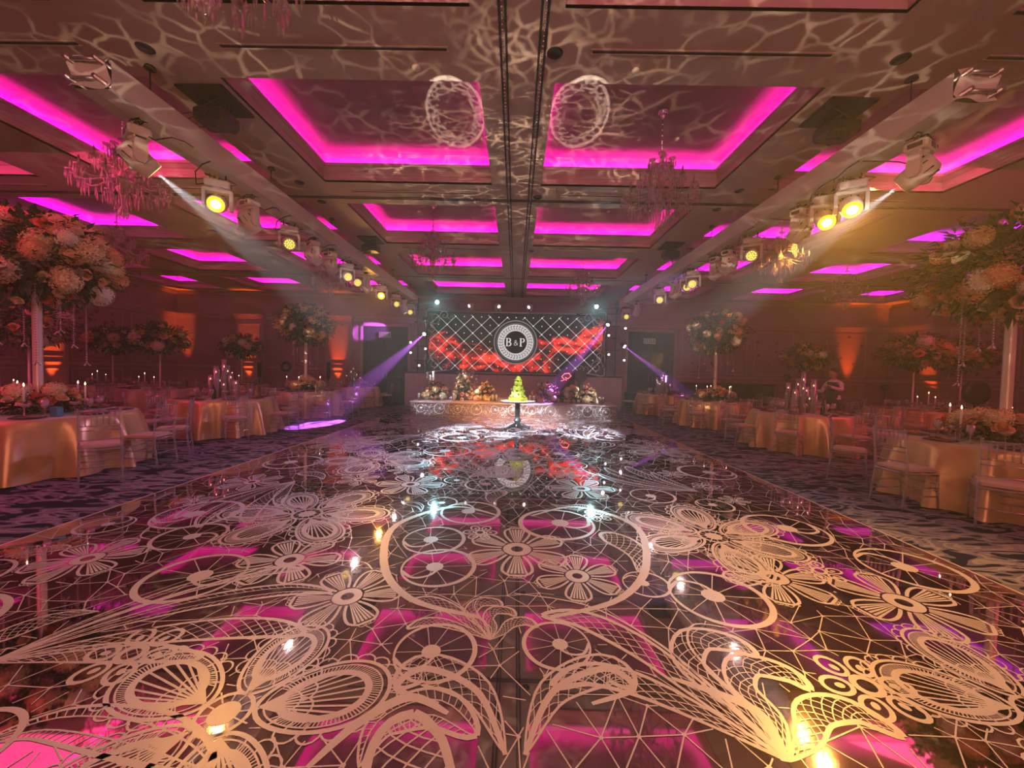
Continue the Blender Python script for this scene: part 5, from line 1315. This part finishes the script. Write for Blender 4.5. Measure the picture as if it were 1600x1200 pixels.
chair_at(5.02, 3.95, 5.75, 4.7, 'clear chiavari chair in front of the nearest table right of dance floor')
chair_at(6.1, 3.45, 6.0, 4.6, 'clear chiavari chair cut by right edge of picture, nearest right table')
chair_at(4.98, 5.72, 5.9, 4.9, 'clear chiavari chair behind the nearest right table, towards the stage')
chair_at(6.1, 6.1, 6.0, 4.8, 'clear chiavari chair on stage side of the nearest right table')
dressed(6.15, 8.25, R3[1], 'second right table', 6, 'candles', ALL, sgn=-1)
dressed(5.98, 11.55, R3[2], 'third right table', 7, 'tall', ALL, sgn=-1)
dressed(5.65, 14.7, R3[3], 'farthest right table', 8, 'candles', [0, 4, 5, 6, 7], sgn=-1)
outer = [(-10.2, 7.9, 'outer left table nearest the camera'), (-10.6, 11.3, 'middle outer left table'), (-10.6, 14.7, 'outer left table nearest the stage wall'), (-13.4, 12.6, 'table by the left wall'),
         (10.2, 9.9, 'outer right table below the pale flower ball'), (10.1, 13.5, 'outer right table nearest the stage wall'), (12.9, 11.2, 'table by the right wall'), (10.3, 6.5, 'outer right table nearest the camera')]
for i, (x, y, d) in enumerate(outer):
    dressed(x, y, d, d.replace('outer', 'outer'), 20+i, 'outer', [0, 2, 4, 5, 6, 7] if y < 12 else [0, 5, 6, 7], sgn=(-1 if x > 0 else 1), cloth=M_clothpale if i % 2 else None, seats=8)
    mid_flowers(x+.02, y+.05, TT+.0085, 'dark flower ball on a slim stand, '+d, 30+i, 1.2, 30)
mid_flowers(-8.9+.0, 9.9, 0, 'x', 1) if False else None
tall_flowers(-6.66, 5.30, TT+.0085, 'huge cream and coral flower head on a pole, nearest left table', 1, 72, .62, 1.0, .35)
tall_flowers(-6.45, 11.75, TT+.0085, 'tall pale flower head lit white, third table left of dance floor', 4, 58, .5, .95)
tall_flowers(5.98, 4.72, TT+.0085, 'huge peach and cream flower head on a pole, nearest right table', 3, 72, .5, 1.0, .2)
tall_flowers(5.98, 11.55, TT+.0085, 'tall pale flower head on a pole, third table right of dance floor', 2, 58, .45, .95)
p = onz(68, 652, TT)
o = MB(); o.bbox(-.05, .05, -.04, .04, 0, .13, .006); o = o.obj('favour_box', M_teal); o.location = (-6.02, 4.98, TT+.009); tag(o, 'small teal box by the flowers of the nearest left table', 'box')

# stage flowers, candles, cake flowers
def mound(px0, px1, h, lab, seed):
    x0, x1 = at(px0, 620, 13.6).x, at(px1, 620, 13.6).x; cx, r = (x0+x1)/2, (x1-x0)/2
    t = thing('flower_mound', lab, 'flowers', (cx, 13.7, SZ), 0, 'flower mounds on the stage')
    f = foliage(r*.95, h*.9, 900, seed, .10, 8); 
    for v in f.vertices: v.co.z = max(v.co.z, .01)
    link('foliage', f, t, 'stuff'); blooms(t, int(60*r*h/.5)+14, r, h, seed, 0, .15, .95, .15, top=0.02)
mound(659, 700, .62, 'flower mound at the left end of the stage', 41); mound(708, 742, .92, 'taller flower mound beside it, second from the left on stage', 42); mound(742, 774, .62, 'flower mound left of the cake, third from the left', 43)
mound(834, 874, .72, 'flower mound just right of the cake on stage', 44); mound(878, 905, .55, 'flower mound in front of the red neon sign', 45); mound(905, 932, .62, 'flower mound at the right end of the stage', 46)
for i, (px, h) in enumerate(((667, .95), (672, .85), (677, 1.0), (732, .95), (738, 1.05), (744, .9))):
    p = at(px, 600, 14.6); hurricane(p.x, 14.6, SZ, h, 'tall glass tube candle behind left stage flowers, %s' % ('leftmost of all', 'second from left', 'third from left', 'left of the second trio', 'tallest of the second trio', 'right of the second trio')[i], 'glass tube candles on the stage')
for i, px in enumerate((655, 770, 776, 828, 834, 937, 942, 710)):
    p = at(px, 620, 13.2); hurricane(p.x, 13.15, SZ, .25, 'short glass tube candle at stage edge, %s' % ('far left end', 'beside flowers left of the cake, left one', 'beside flowers left of the cake, right one', 'just right of the cake, left one', 'just right of the cake, right one', 'right end, inner one', 'right end, outer one', 'between the two left flower mounds')[i], 'short candles along the stage edge')
M_cf = mat('sugar_petal', (.72, .82, .22), .6, noise=.3); M_cl = mat('sugar_leaf', (.25, .30, .03), .6, noise=.3)
sug = rose_mesh('sugar_rose', M_cf, .035, 3); sugl = rose_mesh('sugar_leaf_tuft', M_cl, .028, 5)
for (r0, z0, n, s) in ((.20, .10, 14, 1), (.165, .27, 9, 1.1), (.13, .40, 7, 1.0), (.09, .51, 5, .9), (.165, .18, 6, .9)):
    for k in range(n):
        a = k*2*PI/n+z0*9; o = link('sugar_rose' if k % 3 else 'sugar_leaf_tuft', sug if k % 3 else sugl, ck); o.matrix_local = Tr(r0*math.cos(a), r0*math.sin(a), z0+.02*math.sin(k*2)) @ Rz(a) @ Ry(1.0) @ Matrix.Scale(s, 4)

# ------------------------------------------------------------------ waiter (seen from behind-left, turned towards the table at his left)
def skin_person(loc, rz):
    t = thing('person', 'waiter in white shirt and dark waistcoat, arm raised, between the right-hand tables', 'person', loc, rz)
    J = {'pelvis': (0, 0, .93), 'spine': (0, .01, 1.10), 'chest': (0, .02, 1.30), 'neck': (0, .02, 1.46), 'head0': (0, .04, 1.54)}
    vs = []; es = []; rd = []
    def V_(p, r): vs.append(p); rd.append(r); return len(vs)-1
    def chain(start, pts):
        k = start
        for p, r in pts: n = V_(p, r); es.append((k, n)); k = n
        return k
    pel = V_((0, 0, .95), (.155, .11)); 
    ch = chain(pel, [((0, .0, 1.10), (.14, .10)), ((0, .01, 1.28), (.165, .115)), ((0, .01, 1.40), (.12, .09))])
    nk = chain(ch, [((0, .015, 1.47), (.055, .055)), ((0, .025, 1.53), (.055, .055))])
    for s in (-1, 1): 
        chain(pel, [((s*.09, 0, .86), (.085, .09)), ((s*.10, .01, .50), (.058, .062)), ((s*.105, -.01, .28), (.05, .055)), ((s*.105, -.015, .09), (.035, .04)), ((s*.105, .05, .035), (.035, .03)), ((s*.11, .14, .03), (.035, .022))])
    # left arm raised forward bent, right arm forward low holding
    a1 = chain(ch, [((-.17, .01, 1.39), (.055, .055)), ((-.27, .10, 1.22), (.045, .045)), ((-.20, .34, 1.30), (.034, .034)), ((-.18, .40, 1.33), (.025, .03))])
    a2 = chain(ch, [((.17, .01, 1.39), (.055, .055)), ((.24, .10, 1.16), (.045, .045)), ((.18, .34, 1.20), (.034, .034)), ((.16, .40, 1.22), (.025, .03))])
    def fingers(k, dirx):
        p = Vector(vs[k])
        for i in range(4): chain(k, [(tuple(p+Vector((dirx*(-.03+.02*i), .05, .0))), (.010, .010)), (tuple(p+Vector((dirx*(-.03+.02*i), .09-.008*abs(i-1), -.025))), (.008, .008)), (tuple(p+Vector((dirx*(-.03+.02*i), .085, -.055))), (.007, .007))])
        chain(k, [(tuple(p+Vector((dirx*-.045, .02, .01))), (.010, .010)), (tuple(p+Vector((dirx*-.05, .055, .02))), (.008, .008))])
    fingers(a1, 1); fingers(a2, -1)
    me = bpy.data.meshes.new('body'); me.from_pydata(vs, es, []); o = link('body', me, t)
    sk = o.modifiers.new('skin', 'SKIN'); lay = me.skin_vertices[0].data if me.skin_vertices else None
    if lay is None:
        bpy.context.view_layer.objects.active = o; me.skin_vertices.new() if hasattr(me.skin_vertices, 'new') else None
    lay = me.skin_vertices[0].data
    for i, r in enumerate(rd): lay[i].radius = r
    lay[0].use_root = True; sk.use_smooth_shade = True
    sb = o.modifiers.new('sub', 'SUBSURF'); sb.levels = 2; sb.render_levels = 2
    bpy.context.view_layer.update()
    dg = bpy.context.evaluated_depsgraph_get(); ev = o.evaluated_get(dg); m2 = bpy.data.meshes.new_from_object(ev)
    o.modifiers.clear(); o.data = m2
    mats_ = [mat('white_shirt', (.75, .66, .62), .7, noise=.1), mat('dark_waistcoat', (.03, .03, .035), .7, noise=.2), mat('skin_tone', (.42, .22, .15), .5, noise=.05), mat('dark_trousers', (.02, .02, .025), .8, noise=.2)]
    m2.materials.clear()
    for q in mats_: m2.materials.append(q)
    for p in m2.polygons:
        c = p.center; p.use_smooth = True
        if c.z < .97: i = 3
        elif c.z > 1.465: i = 2
        elif abs(c.x) < .135 and c.z < 1.42 and c.y < .14: i = 1
        elif c.y > .35: i = 2
        else: i = 0
        p.material_index = i
    h = MB(); pr = []
    vs_ = []; n = 20; rings = [(.0, -.115, .03), (.045, -.105, .025), (.062, -.075, .015), (.070, -.035, .005), (.077, .01, 0), (.078, .05, -.008), (.068, .09, -.012), (.042, .118, -.012), (.0, .125, -.01)]
    h.sheet([[(r*math.cos(2*PI*i/n), oy+r*1.22*math.sin(2*PI*i/n)+(.012 if (abs(2*PI*i/n-PI/2) < .35 and -.05 < z < .0) else 0), z) for i in range(n+1)] for r, z, oy in rings])
    h.add([(-.014, .085, -.03), (.014, .085, -.03), (0, .118, -.025), (0, .09, .02)], [(0, 1, 2), (1, 3, 2), (3, 0, 2)])
    for s in (-1, 1): h.ball((s*.078, -.005, -.01), .02, 6, 4, 0, 1.4)
    hd = h.obj('head', mats_[2], t); hd.location = (0, .04, 1.635); hd.rotation_euler = (-.25, 0, 0)
    f = MB()
    for s in (-1, 1): f.ball((s*.03, .082, .012), .010, 6, 4)
    f.obj('eye', M_candle, hd); f = MB(); f.tube([(-.02, .090, -.06), (0, .094, -.062), (.02, .090, -.06)], .004, 4); f.obj('mouth', mat('lip', (.3, .1, .08), .5, noise=.1), hd)
    q = MB(); q.sheet([[(r*1.10*math.cos(2*PI*i/n), oy-.014+r*1.30*math.sin(2*PI*i/n), z+.012) for i in range(n+1)] for r, z, oy in ((.074, -.005, -.025), (.082, .02, -.018), (.083, .05, -.014), (.074, .09, -.014), (.046, .122, -.014), (.0, .132, -.012))])
    q.obj('hair', mat('dark_hair', (.02, .012, .01), .7, noise=.3, bump=.5), hd)
skin_person((at(1304, 600, 9.6).x, 9.6, 0), R(100))

# dark odds and ends among the tables: stands and round fixtures seen as silhouettes
def stand_light(px, py, Y, r, lab, ring=False):
    p = at(px, py, Y); t = thing('stand_light', lab, 'light stand', (p.x, Y, 0))
    b = MB(); b.tube([(0, 0, .02), (0, 0, p.z-r)], .016, 8); b.obj('pole', M_black, t)
    b = MB(); b.lathe([(.001, 0), (.22, 0), (.22, .012), (.03, .03), (.001, .03)], 20); b.obj('base', M_black, t)
    b = MB()
    if ring: b.tube([(r*.8*math.cos(2*PI*i/24), 0, p.z+r*.8*math.sin(2*PI*i/24)) for i in range(25)], r*.3, 8)
    else: b.lathe([(.001, -.10), (r*.7, -.10), (r, -.03), (r, .06), (r*.85, .08), (.001, .06)], 20, 0, Tr(0, 0, p.z) @ Rx(PI/2))
    b.obj('lamp_housing', M_black, t)
stand_light(447, 573, 13.6, .19, 'black ring lamp on a stand, behind the third left table', True)
stand_light(1383, 606, 12.0, .11, 'small round black lamp on a stand before the outer right tables')
stand_light(1524, 613, 8.1, .26, 'large round black lamp on a stand between the right-hand tables')
stand_light(1229, 590, 12.2, .10, 'round black lamp on a stand beside the waiter')
for px, Y in ((405, 16.2), (513, 16.2)):
    p0 = at(px, 566, Y); t = thing('speaker_column', 'slim black speaker column by the %s lit pilaster' % ('left' if px < 450 else 'right'), 'speaker', (p0.x, Y, 0))
    b = MB(); b.bbox(-.05, .05, -.06, .06, 1.0, p0.z, .01); b.obj('column_body', M_black, t)
    b = MB(); b.tube([(0, 0, .01), (0, 0, 1.01)], .018, 8); b.obj('pole', M_black, t)
    b = MB(); b.lathe([(.001, 0), (.2, 0), (.2, .012), (.02, .02)], 16); b.obj('base', M_black, t)
